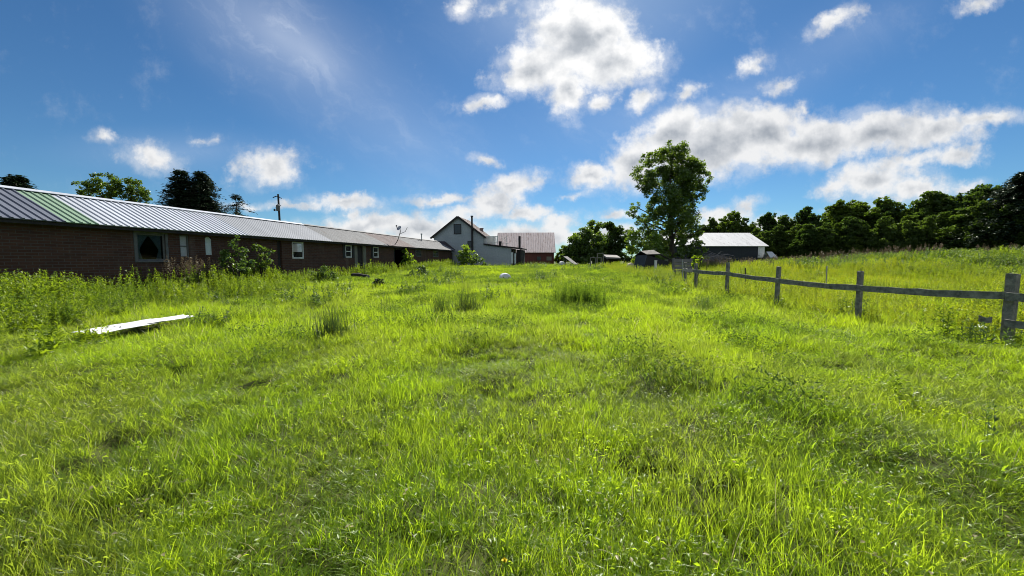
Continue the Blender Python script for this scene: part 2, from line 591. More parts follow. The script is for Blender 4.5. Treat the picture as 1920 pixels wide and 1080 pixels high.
M['steel'] = worn('galvanised_pipe', (.45, .46, .47), (.35, .36, .37), 5, .45, metal=.6)
M['flower'] = worn('yellow_petals', (.80, .66, .02), (.72, .58, .02), 60, .7)
M['black_pipe'] = worn('black_flue', (.010, .010, .012), (.02, .02, .022), 4, .5)


def roof_mat(name, a, b, rust=None, rust_amt=0.0, metal=0.55, rough=0.45, stripes=0.0):
    m, t = new_mat(name)
    tc = t.n('ShaderNodeTexCoord')
    v = t.vmath('MULTIPLY', tc.outputs['Object'], (1.3, .28, .28))
    n1 = t.noise(v, 1.6, 6, .62)
    col = t.mix(t.mapr(n1, .32, .68, 0, 1), a, b)
    v2 = t.vmath('MULTIPLY', tc.outputs['Object'], (1, .0, .0))
    n3 = t.noise(v2, 0.9, 2, .5)
    if stripes:
        col = t.mix(t.mapr(n3, .4, .62, 0, stripes), col, (a[0] * 1.5, a[1] * 1.5, a[2] * 1.5))
    if rust:
        n2 = t.noise(v, 3.1, 7, .7)
        col = t.mix(t.mapr(n2, .62 - rust_amt * .3, .74 - rust_amt * .2, 0, .85), col, rust)
    n4 = t.noise(tc.outputs['Object'], 14, 4, .6)
    r = t.mapr(n4, .3, .7, rough - .08, rough + .12)
    finish(t, principled(t, col, r, metal, .25, n4, .12))
    return m


M['roof_dark'] = roof_mat('slate_grey_roof_sheet', (.085, .098, .13), (.12, .132, .165), metal=.1, rough=.6, stripes=.3)
M['roof_green'] = roof_mat('green_roof_sheet', (.15, .235, .16), (.19, .275, .195), metal=.1, rough=.6, stripes=.3)
M['roof_silver'] = roof_mat('silver_roof_sheet', (.40, .425, .47), (.34, .365, .41), metal=.15, rough=.58, stripes=.3)
M['roof_grey'] = roof_mat('dull_zinc_roof_sheet', (.19, .205, .23), (.225, .24, .265), metal=.1, rough=.66, stripes=.3)
M['roof_weathered'] = roof_mat('weathered_roof_sheet', (.11, .115, .12), (.185, .19, .195), (.11, .085, .078), .25, metal=.05, rough=.72, stripes=.6)
M['roof_rusty'] = roof_mat('rust_stained_roof_sheet', (.12, .098, .10), (.185, .16, .16), (.10, .06, .05), .6, metal=.05, rough=.75, stripes=.6)
M['roof_barn'] = roof_mat('pink_grey_rusty_roof', (.46, .375, .355), (.56, .48, .465), (.27, .17, .15), .4, metal=.05, rough=.68, stripes=.3)
M['roof_house'] = roof_mat('brown_house_roof', (.17, .125, .115), (.25, .20, .185), (.12, .07, .06), .4, metal=.2, rough=.6)
M['roof_white'] = roof_mat('white_barn_roof', (.54, .54, .545), (.66, .66, .66), (.22, .21, .21), .22, metal=.05, rough=.6, stripes=.2)
M['roof_purple'] = roof_mat('dark_plum_roof', (.045, .038, .045), (.07, .06, .07), metal=.2, rough=.6)


def brick_mat():
    m, t = new_mat('dark_brown_brick')
    tc = t.n('ShaderNodeTexCoord')
    sp = t.n('ShaderNodeSeparateXYZ'); t.l(tc.outputs['Object'], sp.inputs[0])
    cb = t.n('ShaderNodeCombineXYZ')
    t.l(t.math('ADD', sp.outputs[0], sp.outputs[1]), cb.inputs[0]); t.l(sp.outputs[2], cb.inputs[1])
    b = t.n('ShaderNodeTexBrick')
    t.l(cb.outputs[0], b.inputs['Vector'])
    b.inputs['Scale'].default_value = 1.0
    b.inputs['Brick Width'].default_value = 0.30
    b.inputs['Row Height'].default_value = 0.10
    b.inputs['Mortar Size'].default_value = 0.011
    b.inputs['Color1'].default_value = (.075, .032, .020, 1)
    b.inputs['Color2'].default_value = (.110, .052, .034, 1)
    b.inputs['Mortar'].default_value = (.105, .085, .075, 1)
    n = t.noise(tc.outputs['Object'], 1.4, 6, .65)
    col = t.mix(t.mapr(n, .3, .75, 0, .55), b.outputs['Color'], (.045, .032, .028))
    sv = t.vmath('MULTIPLY', tc.outputs['Object'], (1.1, 1.1, .22))
    col = t.mix(t.mapr(t.noise(sv, 1.3, 5, .6), .56, .74, 0, .5), col, (.15, .115, .095))
    bmp = t.math('SUBTRACT', 1.0, b.outputs['Fac'])
    finish(t, principled(t, col, .88, 0, .2, bmp, .5, .01))
    return m


M['brick'] = brick_mat()


def glass_mat(name, tint=(.85, .9, .9), fac=.12):
    m, t = new_mat(name)
    tr = t.n('ShaderNodeBsdfTransparent'); tr.inputs[0].default_value = c4(tint)
    gl = t.n('ShaderNodeBsdfGlossy'); gl.inputs['Roughness'].default_value = .04
    fr = t.n('ShaderNodeFresnel'); fr.inputs[0].default_value = 1.5
    mx = t.n('ShaderNodeMixShader')
    t.l(t.math('ADD', fr.outputs[0], fac * .3), mx.inputs[0]); t.l(tr.outputs[0], mx.inputs[1]); t.l(gl.outputs[0], mx.inputs[2])
    finish(t, mx.outputs[0])
    return m


M['glass'] = glass_mat('window_glass', (.6, .66, .68))
M['dark_pane'] = worn('dark_window_pane', (.012, .014, .018), (.018, .02, .024), 2, .12, spec=.5, bstr=.03)


def siding_bump(mat, scale=4.0):
    """horizontal lap lines for board siding"""
    t = mat.node_tree
    p = [n for n in t.nodes if n.type == 'BSDF_PRINCIPLED'][0]
    tc = t.nodes.new('ShaderNodeTexCoord')
    w = t.nodes.new('ShaderNodeTexWave'); w.wave_type = 'BANDS'; w.bands_direction = 'Z'; w.wave_profile = 'SAW'
    w.inputs['Scale'].default_value = scale
    t.links.new(tc.outputs['Object'], w.inputs[0])
    b = t.nodes.new('ShaderNodeBump'); b.inputs['Strength'].default_value = .6; b.inputs['Distance'].default_value = .02
    t.links.new(w.outputs['Fac'], b.inputs['Height'])
    t.links.new(b.outputs[0], p.inputs['Normal'])


siding_bump(M['grey_siding'], 1.6)

# ------------------------------------------------------------------ ground sheet


def build_ground():
    def axis(lo, hi, n, s):
        tt = np.linspace(-1, 1, n)
        a = np.sinh(tt * s) / np.sinh(s)
        return np.where(a < 0, a * abs(lo), a * hi)
    xs = axis(-1500, 1500, 520, 7.0)
    ys = np.concatenate([-(np.geomspace(1, 1501, 50) - 1)[::-1][:-1], np.geomspace(.6, 2200.6, 460) - .6])
    X, Y = np.meshgrid(xs, ys)
    Z = ground_z(X, Y)
    nx, ny = len(xs), len(ys)
    V = np.stack([X, Y, Z], -1).reshape(-1, 3)
    i = (np.arange(ny - 1)[:, None] * nx + np.arange(nx - 1)[None]).ravel()
    q = np.stack([i, i + 1, i + nx + 1, i + nx], 1)
    o = mesh_obj('ground', np_mesh('ground', V, q, mat=M['soil'], smooth=True))
    tag(o, 'open grassy field sloping gently up to the farm buildings', 'ground', kind='structure')


build_ground()

# ------------------------------------------------------------------ plant geometry (numpy)


def blades(n, spread, length, width, seg=3, lean=(.05, .5), curl=(.2, 1.3), rng=RNG, shape='disc', base=None, wmul=None):
    """n curved grass blades; returns V, quads, tris, tint"""
    if base is None:
        base = (rng.random((n, 2)) - .5) * spread
    phi = rng.random(n) * 2 * np.pi
    L = rng.uniform(length[0], length[1], n)
    W = rng.uniform(width[0], width[1], n)
    th0 = rng.uniform(lean[0], lean[1], n)
    cu = rng.uniform(curl[0], curl[1], n) * rng.choice([1, 1, 1, 1.6], n)
    P = np.zeros((n, seg + 1, 3))
    P[:, 0, :2] = base
    P[:, 0, 2] = -.03
    for k in range(seg):
        th = th0 + cu * (k + .5) / seg
        stp = L / seg
        P[:, k + 1, 0] = P[:, k, 0] + np.sin(th) * np.cos(phi) * stp
        P[:, k + 1, 1] = P[:, k, 1] + np.sin(th) * np.sin(phi) * stp
        P[:, k + 1, 2] = P[:, k, 2] + np.cos(th) * stp
    tw = phi + np.pi / 2 + rng.normal(0, .5, n)
    side = np.stack([np.cos(tw), np.sin(tw), np.zeros(n)], 1)
    prof = np.array([.75, 1.0, .8, .5, .3])[:seg] if seg <= 5 else np.linspace(1, .3, seg)
    VL = P[:, :seg] - side[:, None] * (W[:, None, None] * prof[None, :, None] / 2)
    VR = P[:, :seg] + side[:, None] * (W[:, None, None] * prof[None, :, None] / 2)
    V = np.concatenate([VL, VR, P[:, seg:]], 1)           # n, 2seg+1
    nv = 2 * seg + 1
    b = (np.arange(n) * nv)[:, None]
    Q = np.concatenate([np.stack([b + k, b + seg + k, b + seg + k + 1, b + k + 1], -1)[:, 0] for k in range(seg - 1)], 0) if seg > 1 else None
    T = np.stack([b + seg - 1, b + 2 * seg - 1, b + 2 * seg], -1)[:, 0]
    tint = np.repeat(rng.random(n), nv)
    return V.reshape(-1, 3), Q, T, tint


class Geo:
    """accumulates numpy pieces"""
    def __init__(self):
        self.V, self.Q, self.T, self.t, self.n = [], [], [], [], 0

    def add(self, V, Q, T, tint):
        self.V.append(V); self.t.append(tint)
        if Q is not None: self.Q.append(np.asarray(Q) + self.n)
        if T is not None: self.T.append(np.asarray(T) + self.n)
        self.n += len(V)

    def mesh(self, name, mat):
        return np_mesh(name, np.concatenate(self.V), np.concatenate(self.Q) if self.Q else None,
                       np.concatenate(self.T) if self.T else None, mat, np.concatenate(self.t))


def tufts(n, spread, length, width, k, sig, seg=3, lean=(.02, .5), curl=(.15, 1.4), rng=RNG):
    """blades gathered in small fanning tufts of uneven height"""
    out = Geo()
    cen = (rng.random((k, 2)) - .5) * spread
    w = rng.random(k) + .3
    cnt = np.maximum(3, (n * w / w.sum()).astype(int))
    for c, m_ in zip(cen, cnt):
        s_ = rng.uniform(.6, 1.25)
        b = c + rng.normal(0, sig, (m_, 2))
        V, Q, T, ti = blades(m_, 1, (length[0] * s_, length[1] * s_), width, seg, lean, curl, rng, base=b)
        ti = np.clip(ti * .75 + rng.random() * .25, 0, 1)
        out.add(V, Q, T, ti)
    return np.concatenate(out.V), np.concatenate(out.Q) if out.Q else None, np.concatenate(out.T), np.concatenate(out.t)


def leaves_geo(pos, direc, length, width, rng=RNG, fold=.25):
    """pointed leaves (two folded quads each) from pos along direc"""
    n = len(pos)
    d = direc / np.linalg.norm(direc, axis=1, keepdims=True)
    up = np.tile([0, 0, 1.0], (n, 1)) + rng.normal(0, .45, (n, 3))
    s = np.cross(d, up); s /= np.linalg.norm(s, axis=1, keepdims=True) + 1e-9
    nn = np.cross(s, d)
    L = np.broadcast_to(length, (n,))[:, None]; W = np.broadcast_to(width, (n,))[:, None]
    mid = pos + d * L * .45
    a = mid + s * W / 2 + nn * W * fold
    b = mid - s * W / 2 + nn * W * fold
    tip = pos + d * L - nn * L * .12
    V = np.stack([pos, a, tip, b, mid], 1).reshape(-1, 3)
    k = (np.arange(n) * 5)[:, None]
    Tt = np.concatenate([k + [0, 4, 1], k + [1, 4, 2], k + [2, 4, 3], k + [3, 4, 0]], 0)
    tint = np.repeat(rng.random(n), 5)
    return V, Tt, tint


def leaf_quads(C, size, rng=RNG, aspect=.6, flat=None):
    """diamond leaves at points C with random orientation"""
    n = len(C)
    d = rng.normal(0, 1, (n, 3)); d[:, 2] *= .7
    if flat is not None:
        d += flat
    d /= np.linalg.norm(d, axis=1, keepdims=True) + 1e-9
    r = rng.normal(0, 1, (n, 3))
    s = np.cross(d, r); s /= np.linalg.norm(s, axis=1, keepdims=True) + 1e-9
    L = rng.uniform(size * .6, size * 1.3, n)[:, None]
    V = np.stack([C - d * L * .5, C + s * L * aspect * .5, C + d * L * .5, C - s * L * aspect * .5], 1).reshape(-1, 3)
    q = np.arange(n * 4).reshape(n, 4)
    return V, q, np.repeat(rng.random(n), 4)


def weed_stem(g, base, h, nleaf, leaf_l, leaf_w, rng, lean=.12, stemw=.008):
    """one upright leafy stem"""
    a = rng.random() * 2 * np.pi
    k = 6
    tt = np.linspace(0, 1, k)
    ln = rng.uniform(0, lean)
    ctr = np.stack([base[0] + np.cos(a) * ln * h * tt ** 2, base[1] + np.sin(a) * ln * h * tt ** 2, base[2] + h * tt - .03], 1)
    for ang in (0, np.pi / 2):
        s = np.array([np.cos(ang + a), np.sin(ang + a), 0]) * stemw / 2
        w = np.linspace(1, .4, k)[:, None]
        V = np.concatenate([ctr - s * w, ctr + s * w])
        q = [[i, i + k, i + k + 1, i + 1] for i in range(k - 1)]
        g.add(V, q, None, np.full(2 * k, .3))
    u = rng.uniform(.12, 1.0, nleaf)
    pos = np.stack([np.interp(u, tt, ctr[:, j]) for j in range(3)], 1)
    az = rng.random(nleaf) * 2 * np.pi
    el = rng.uniform(-.2, .9, nleaf) + u * .4
    d = np.stack([np.cos(az) * np.cos(el), np.sin(az) * np.cos(el), np.sin(el)], 1)
    sz = (1.15 - .65 * u) * rng.uniform(.7, 1.2, nleaf)
    V, T, ti = leaves_geo(pos, d, leaf_l * sz, leaf_w * sz, rng)
    g.add(V, None, T, ti)


def weed_clump(name, mat, seed, stems=9, spread=.5, h=(.55, .95), nleaf=26, ll=.12, lw=.035, grass=60, lean=.15):
    rng = np.random.default_rng(seed)
    g = Geo()
    for _ in range(stems):
        b = np.append((rng.random(2) - .5) * spread, 0)
        weed_stem(g, b, rng.uniform(*h), nleaf, ll, lw, rng, lean)
    if grass:
        g.add(*blades(grass, spread * 1.3, (h[0] * .6, h[1] * .9), (.006, .012), 3, (.05, .4), (.2, 1.2), rng))
    return g.mesh(name, mat)


def seed_clump(name, seed, stems=8, spread=.6, h=(.8, 1.3), mat=None):
    """tall dry stalks with branching seed heads"""
    rng = np.random.default_rng(seed)
    g = Geo()
    for _ in range(stems):
        b = np.append((rng.random(2) - .5) * spread, 0)
        hh = rng.uniform(*h)
        weed_stem(g, b, hh, 6, .08, .015, rng, .2, .009)
        n = 46
        u = rng.random(n) ** .8
        C = np.stack([b[0] + rng.normal(0, .05, n) * (1.2 - u), b[1] + rng.normal(0, .05, n) * (1.2 - u), hh * (.66 + .36 * u)], 1)
        V, q, ti = leaf_quads(C, .045, rng, .55)
        g.add(V, q, None, ti)
    return g.mesh(name, mat or M['dock'])


# ------------------------------------------------------------------ scatter (uncountable growth only)
def scatter(name, label, cat, meshes, pts, rot, scl, idx):
    n = len(pts)
    me = bpy.data.meshes.new(name)
    me.vertices.add(n)
    me.vertices.foreach_set('co', np.asarray(pts, np.float32).ravel())
    for nm, ty, arr, key in (('rot', 'FLOAT_VECTOR', rot, 'vector'), ('scl', 'FLOAT_VECTOR', scl, 'vector'), ('idx', 'INT', idx, 'value')):
        a = me.attributes.new(nm, ty, 'POINT')
        a.data.foreach_set(key, np.ascontiguousarray(arr, np.int32 if ty == 'INT' else np.float32).ravel())
    for m_ in {m.name: m for me_ in meshes for m in me_.materials}.values():
        me.materials.append(m_)
    o = mesh_obj(name, me)
    tag(o, label, cat, kind='stuff')
    ng = bpy.data.node_groups.new(name, 'GeometryNodeTree')
    ng.interface.new_socket('Geometry', in_out='INPUT', socket_type='NodeSocketGeometry')
    ng.interface.new_socket('Geometry', in_out='OUTPUT', socket_type='NodeSocketGeometry')
    N, Lk = ng.nodes, ng.links
    gi, go = N.new('NodeGroupInput'), N.new('NodeGroupOutput')
    iop = N.new('GeometryNodeInstanceOnPoints')
    Lk.new(gi.outputs[0], iop.inputs['Points'])
    jn = N.new('GeometryNodeJoinGeometry')
    for me_ in reversed(meshes):                           # joined last comes first
        src = bpy.data.objects.new(me_.name, me_)          # a source shape, not part of the scene
        oi = N.new('GeometryNodeObjectInfo')
        oi.inputs['Object'].default_value = src
        oi.inputs['As Instance'].default_value = True
        Lk.new(oi.outputs['Geometry'], jn.inputs[0])
    Lk.new(jn.outputs[0], iop.inputs['Instance'])
    iop.inputs['Pick Instance'].default_value = True
    for nm, ty, sock in (('rot', 'FLOAT_VECTOR', 'Rotation'), ('scl', 'FLOAT_VECTOR', 'Scale'), ('idx', 'INT', 'Instance Index')):
        na = N.new('GeometryNodeInputNamedAttribute')
        na.data_type = ty
        na.inputs['Name'].default_value = nm
        Lk.new(na.outputs['Attribute'], iop.inputs[sock])
    Lk.new(iop.outputs[0], go.inputs[0])
    md = o.modifiers.new('growth', 'NODES')
    md.node_group = ng
    return o


def jgrid(x0, x1, y0, y1, step, rng=RNG, jit=.5):
    xs = np.arange(x0, x1, step); ys = np.arange(y0, y1, step)
    X, Y = np.meshgrid(xs, ys)
    X = X + rng.uniform(-jit, jit, X.shape) * step
    Y = Y + rng.uniform(-jit, jit, Y.shape) * step
    return X.ravel(), Y.ravel()


def in_view(x, y, m=1.5):
    return np.abs(x) < 1.50 * np.maximum(y, 0) + m


# ------------------------------------------------------------------ long brick building: its frame, used by the planting too
EZ = 2.94
LA = at_z(0, 407, EZ)
LB = at_z(853, 469.5, EZ)
U2 = Vector((LB.x - LA.x, LB.y - LA.y, 0)).normalized()
LONG_RZ = math.atan2(U2.y, U2.x)
LO = Vector((LA.x, LA.y, 0)) - U2 * 9.0               # origin of the building, beneath the near end of its eave
LONG_L = (Vector((LB.x, LB.y, 0)) - LO).length
N2 = Vector((-U2.y, U2.x, 0))                         # points inwards (away from the field)


def long_local(px, py, yoff):
    """where a photo pixel's ray meets the building's vertical plane local y = yoff -> (along, height)"""
    d = ray(px, py)
    p0 = LO + N2 * yoff
    k = (p0 - Vector((0, 0, CAM_H))).dot(N2) / d.dot(N2)
    q = Vector((0, 0, CAM_H)) + d * k
    return (q - p0).dot(U2), q.z


def long_dist(x, y):
    """distance in front of the eave line (positive on the field side)"""
    return -((x - LO.x) * N2.x + (y - LO.y) * N2.y)


def fence_x(y):
    return np.interp(y, [3, 5.2, 7.5, 10, 12.4, 14.8, 17.2, 19.5], [9.8, 9.7, 9.5, 9.35, 8.9, 8.63, 8.56, 8.9])


# footprints that plants keep out of: (cx, cy, rz, half length, half width)
KEEP_OUT = [(-8.5, 8.5, R(90), .9, .26)]


def keep(x, y):
    ok = long_dist(x, y) > -0.2
    ok |= (long_dist(x, y) < -6.0)
    for cx, cy, rz, hl, hw in KEEP_OUT:
        u = (x - cx) * math.cos(rz) + (y - cy) * math.sin(rz)
        v = -(x - cx) * math.sin(rz) + (y - cy) * math.cos(rz)
        ok &= ~((np.abs(u) < hl) & (np.abs(v) < hw))
    return ok


# ------------------------------------------------------------------ buildings
def ribbed_sheet(mb, L0, L1, ya, za, yb, zb, pitch=.2, rib=.03, th=.03):
    """a ribbed metal sheet from eave (ya,za) to ridge (yb,zb), running along x from L0 to L1"""
    n = max(1, round((L1 - L0) / pitch))
    xs, hs = [], []
    for i in range(n):
        a = L0 + (L1 - L0) * i / n
        p = (L1 - L0) / n
        xs += [a, a + p * .62, a + p * .72, a + p * .88]; hs += [0, 0, rib, rib]
    xs.append(L1); hs.append(0)
    d = Vector((0, yb - ya, zb - za)).normalized()
    nrm = Vector((0, -d.z, d.y))
    if nrm.z < 0: nrm = -nrm
    b = len(mb.v)
    k = len(xs)
    for (yy, zz) in ((ya, za), (yb, zb)):
        for x, h in zip(xs, hs):
            mb.v.append((x, yy + nrm.y * h, zz + nrm.z * h))
    for (yy, zz) in ((ya, za), (yb, zb)):
        for x in xs:
            mb.v.append((x, yy - nrm.y * th, zz - nrm.z * th))
    for i in range(k - 1):
        mb.f.append((b + i, b + i + 1, b + k + i + 1, b + k + i)); mb.m.append(mb.k)
        mb.f.append((b + 2 * k + i + 1, b + 2 * k + i, b + 3 * k + i, b + 3 * k + i + 1)); mb.m.append(mb.k)
        mb.f.append((b + i + 1, b + i, b + 2 * k + i, b + 2 * k + i + 1)); mb.m.append(mb.k)
        mb.f.append((b + k + i, b + k + i + 1, b + 3 * k + i + 1, b + 3 * k + i)); mb.m.append(mb.k)
    for i in (0, k - 1):
        mb.f.append((b + i, b + k + i, b + 3 * k + i, b + 2 * k + i)); mb.m.append(mb.k)


def wall_with_openings(mb, x0, x1, z0, z1, y, th, openings):
    """vertical wall in the plane y (outer face), with real holes and reveals; openings: (xa, xb, za, zb)"""
    xs = sorted({x0, x1, *[o[0] for o in openings], *[o[1] for o in openings]})
    zs = sorted({z0, z1, *[o[2] for o in openings], *[o[3] for o in openings]})
    for i in range(len(xs) - 1):
        for j in range(len(zs) - 1):
            cx, cz = (xs[i] + xs[i + 1]) / 2, (zs[j] + zs[j + 1]) / 2
            if any(o[0] < cx < o[1] and o[2] < cz < o[3] for o in openings):
                continue
            a, b_, c, d = xs[i], xs[i + 1], zs[j], zs[j + 1]
            mb.poly([(a, y, c), (b_, y, c), (b_, y, d), (a, y, d)])
            mb.poly([(b_, y + th, c), (a, y + th, c), (a, y + th, d), (b_, y + th, d)])
    for (a, b_, c, d) in openings:
        mb.poly([(a, y, c), (a, y + th, c), (b_, y + th, c), (b_, y, c)])
        mb.poly([(a, y, d), (b_, y, d), (b_, y + th, d), (a, y + th, d)])
        mb.poly([(a, y, c), (a, y, d), (a, y + th, d), (a, y + th, c)])
        mb.poly([(b_, y, c), (b_, y + th, c), (b_, y + th, d), (b_, y, d)])


def window_unit(parent, xa, xb, za, zb, y, fw=.06, mat='white_paint', name='window', sash=True, pane='dark_pane', proud=.02, label=None):
    f = MB()
    f.box(xa, xa + fw, y - proud, y + .07, za, zb)
    f.box(xb - fw, xb, y - proud, y + .07, za, zb)
    f.box(xa + fw, xb - fw, y - proud, y + .07, zb - fw, zb)
    f.box(xa + fw, xb - fw, y - proud - .03, y + .07, za, za + fw)
    if sash:
        zm = (za + zb) / 2
        f.box(xa + fw, xb - fw, y - proud + .01, y + .06, zm - fw * .4, zm + fw * .4)
    w = f.build(name, M[mat], parent)
    p = MB()
    p.box(xa + fw + .002, xb - fw - .002, y + .03, y + .04, za + fw + .002, zb - fw - .002)
    p.build('pane', M[pane], w)
    if label: w['label'] = label
    return w


def build_long_building():
    root = empty('brick_building', (LO.x, LO.y, 0), LONG_RZ)
    tag(root, 'long low dark brick building with patched ribbed metal roof along the field', 'building')
    ext = 2.5                                           # half width from eave to ridge
    rise = 1.22
    wy = 0.42
    z0 = -.3
    Lw = LONG_L - .15
    W = {}
    wins = dict(picture=(254, 312, 438, 489), sash=(336, 356, 441, 482), arch=(384, 398, 444, 478), entry=(519, 530, 447, 500), unit=(547, 570, 453, 485),
                dh1=(647, 660, 459, 483), door=(664.5, 687, 461, 497), dh2=(699.5, 710, 463, 483), garage=(738, 760, 465, 500), w5=(779, 790, 467, 481), w6=(812, 822, 469, 482))
    for k, (a, b, c, d) in wins.items():
        xa, _ = long_local(a, c, wy); xb, _ = long_local(b, d, wy)
        xm, zt = long_local((a + b) / 2, c, wy); _, zb = long_local((a + b) / 2, d, wy)
        W[k] = (xa, xb, max(zb, .45), min(zt, 2.78))
    for k in ('entry', 'door', 'garage'):
        W[k] = (*W[k][:2], .3, W[k][3])
    mb = MB()
    wall_with_openings(mb, .2, Lw, z0, 2.9, wy, .22, list(W.values()))
    # far and near gable ends, back wall, floor
    for x in (.2, Lw):
        mb.poly([(x, wy, z0), (x, 2 * ext - wy, z0), (x, 2 * ext - wy, 2.9), (x, ext, EZ + rise - .12), (x, wy, 2.9)])
    mb.poly([(.2, 2 * ext - wy, z0), (Lw, 2 * ext - wy, z0), (Lw, 2 * ext - wy, 2.9), (.2, 2 * ext - wy, 2.9)])
    mb.build('wall', M['brick'], root)
    # roof sheets, from the near end on
    def s_e(px, py): return long_local(px, py, 0)[0]
    cuts = [-.25, s_e(125, 413.5), s_e(186, 418), s_e(466, 440), s_e(626, 452.5), s_e(728, 459.5), s_e(779, 464.5), LONG_L]
    keys = ['roof_dark', 'roof_green', 'roof_silver', 'roof_grey', 'roof_weathered', 'roof_rusty', 'roof_weathered']
    labs = ['slate grey roof sheets', 'faded green roof sheets', 'bright silver roof sheets', 'dull zinc roof sheets', 'weathered grey roof sheets', 'rust stained roof sheets', 'streaked grey roof sheets at the far end']
    for i, k in enumerate(keys):
        m = MB()
        fine = k in ('roof_dark', 'roof_green', 'roof_silver')
        ribbed_sheet(m, cuts[i] + .004, cuts[i + 1] - .004, 0, EZ, ext, EZ + rise, .23 if fine else .2, .034 if fine else .014)
        o = m.build('roof_sheet', M[k], root)
        o['label'] = labs[i]
    m = MB()
    ribbed_sheet(m, -.25, LONG_L, 2 * ext, EZ, ext, EZ + rise, .6, .02)
    o = m.build('roof_sheet', M['roof_grey'], root); o['label'] = 'rear slope of the roof'
    zr = EZ + rise
    for (xa, xb, mk, lb) in ((-.27, cuts[4], 'roof_silver', 'pale ridge cap over the nearer roof'), (cuts[4] + .004, LONG_L + .02, 'roof_weathered', 'dull ridge cap over the farther roof')):
        m = MB()
        for sgn in (-1, 1):
            m.hexa([(xa, ext, zr + .05), (xb, ext, zr + .05), (xb, ext + sgn * .2, zr - .045), (xa, ext + sgn * .2, zr - .045),
                    (xa, ext, zr + .065), (xb, ext, zr + .065), (xb, ext + sgn * .2, zr - .03), (xa, ext + sgn * .2, zr - .03)])
        o = m.build('ridge_cap', M[mk], root); o['label'] = lb
    m = MB()
    m.box(-.2, LONG_L - .02, .10, wy + .05, 2.83, 2.86)
    m.box(-.2, LONG_L - .02, .07, .098, 2.80, EZ - .04)
    m.build('soffit', M['dark_wood'], root)
    # picture window with tied-back lace curtains
    xa, xb, za, zb = W['picture']
    w = MB(); fw = .07
    w.box(xa - .09, xa, wy - .035, wy + .03, za - .06, zb + .07); w.box(xb, xb + .09, wy - .035, wy + .03, za - .06, zb + .07)
    w.box(xa, xb, wy - .035, wy + .03, zb, zb + .07); w.box(xa - .02, xb + .02, wy - .06, wy + .05, za - .06, za)
    win = w.build('window', M['grey_trim'], root); win['label'] = 'wide picture window with lace curtains'
    s = MB()
    s.box(xa, xa + fw, wy + .03, wy + .1, za, zb); s.box(xb - fw, xb, wy + .03, wy + .1, za, zb)
    s.box(xa + fw, xb - fw, wy + .03, wy + .1, zb - fw, zb); s.box(xa + fw, xb - fw, wy + .03, wy + .1, za, za + fw)
    s.build('sash', M['grey_trim'], win)
    g = MB(); g.box(xa + fw, xb - fw, wy + .06, wy + .068, za + fw, zb - fw); g.build('pane', M['glass'], win)
    c = MB()
    wdt = xb - xa; hgt = zb - za
    for side in (0, 1):
        nst = 14
        prev = None
        for i in range(nst + 1):
            v = i / nst
            z = zb - fw - v * (hgt - 2 * fw)
            wd = (.46 - .36 * min(v / .62, 1) ** .8) if v < .62 else .10 + .10 * (v - .62) / .38
            row = []
            for j in range(9):
                u_ = j / 8 * wd * wdt
                x = xa + fw + u_ if side == 0 else xb - fw - u_
                row.append((x, wy + .13 + .018 * math.sin(j * 2.4 + v * 2), z))
            if prev:
                for j in range(8):
                    c.poly([prev[j], prev[j + 1], row[j + 1], row[j]])
            prev = row
    c.build('curtain', M['curtain'], win, smooth=True)
    window_unit(root, *W['sash'], wy + .06, .05, 'grey_trim', sash=True, pane='pale_blind', label='narrow sash window with pale blind')
    # arched pale shutter door
    xa, xb, za, zb = W['arch']
    m = MB(); n = 8
    top = [(xa + (xb - xa) * i / n, zb - .12 * (1 - math.sin(math.pi * i / n))) for i in range(n + 1)]
    out = [(xa, za)] + top + [(xb, za)]
    for i in range(len(out)):
        a, b = out[i], out[(i + 1) % len(out)]
        m.poly([(a[0], wy + .03, a[1]), (b[0], wy + .03, b[1]), (b[0], wy + .1, b[1]), (a[0], wy + .1, a[1])])
    m.poly([(p[0], wy + .03, p[1]) for p in out]); m.poly([(p[0], wy + .1, p[1]) for p in reversed(out)])
    o = m.build('window', M['curtain'], root); o['label'] = 'narrow arched window with dull green cover'
    xa, xb, za, zb = W['entry']
    m = MB(); m.box(xa + .03, xb - .03, wy + .1, wy + .15, za, zb - .03)
    d = m.build('door', M['dark_wood'], root)
    h = MB(); h.tube([(xb - .12, wy + .1, za + 1.0), (xb - .12, wy + .05, za + 1.0)], .025); h.build('handle', M['steel'], d)
    # window with a boxed air conditioner on its near side
    xa, xb, za, zb = W['unit']
    w = window_unit(root, xa, xb, za, zb, wy + .02, .09, 'white_paint', sash=False, label='white framed window holding an air conditioner')
    ac = MB(); ac.box(xa + .06, xa + (xb - xa) * .42, wy - .34, wy + .0, zb - .62, zb - .12)
    for i in range(6):
        ac.box(xa + .09, xa + (xb - xa) * .39, wy - .355, wy - .345, zb - .56 + i * .07, zb - .53 + i * .07)
    ac.build('air_conditioner', M['white_plastic'], w, bevel=.015)
    for k in ('dh1', 'dh2'):
        xa, xb, za, zb = W[k]
        w = window_unit(root, xa, xb, za, zb, wy + .02, .085, 'white_paint', label='white framed double hung window')
        for (sa, sb) in ((xa - .30, xa - .03), (xb + .03, xb + .28))[:2 if k == 'dh1' else 1]:
            sh = MB(); sh.box(sa, sb, wy - .04, wy - .004, za - .02, zb + .02); sh.build('shutter', M['black'], w)
    xa, xb, za, zb = W['door']
    m = MB()
    wq = (xb - xa)
    for p in (0, .76):
        m.box(xa + p * wq, xa + (p + .24) * wq, wy + .0, wy + .1, za, zb)
    fr = m.build('door_frame', M['tan_board'], root); fr['label'] = 'pale side panels of the doorway'
    m = MB(); m.box(xa + .25 * wq, xa + .75 * wq, wy + .12, wy + .16, za, zb)
    d = m.build('door', M['dark_wood'], root)
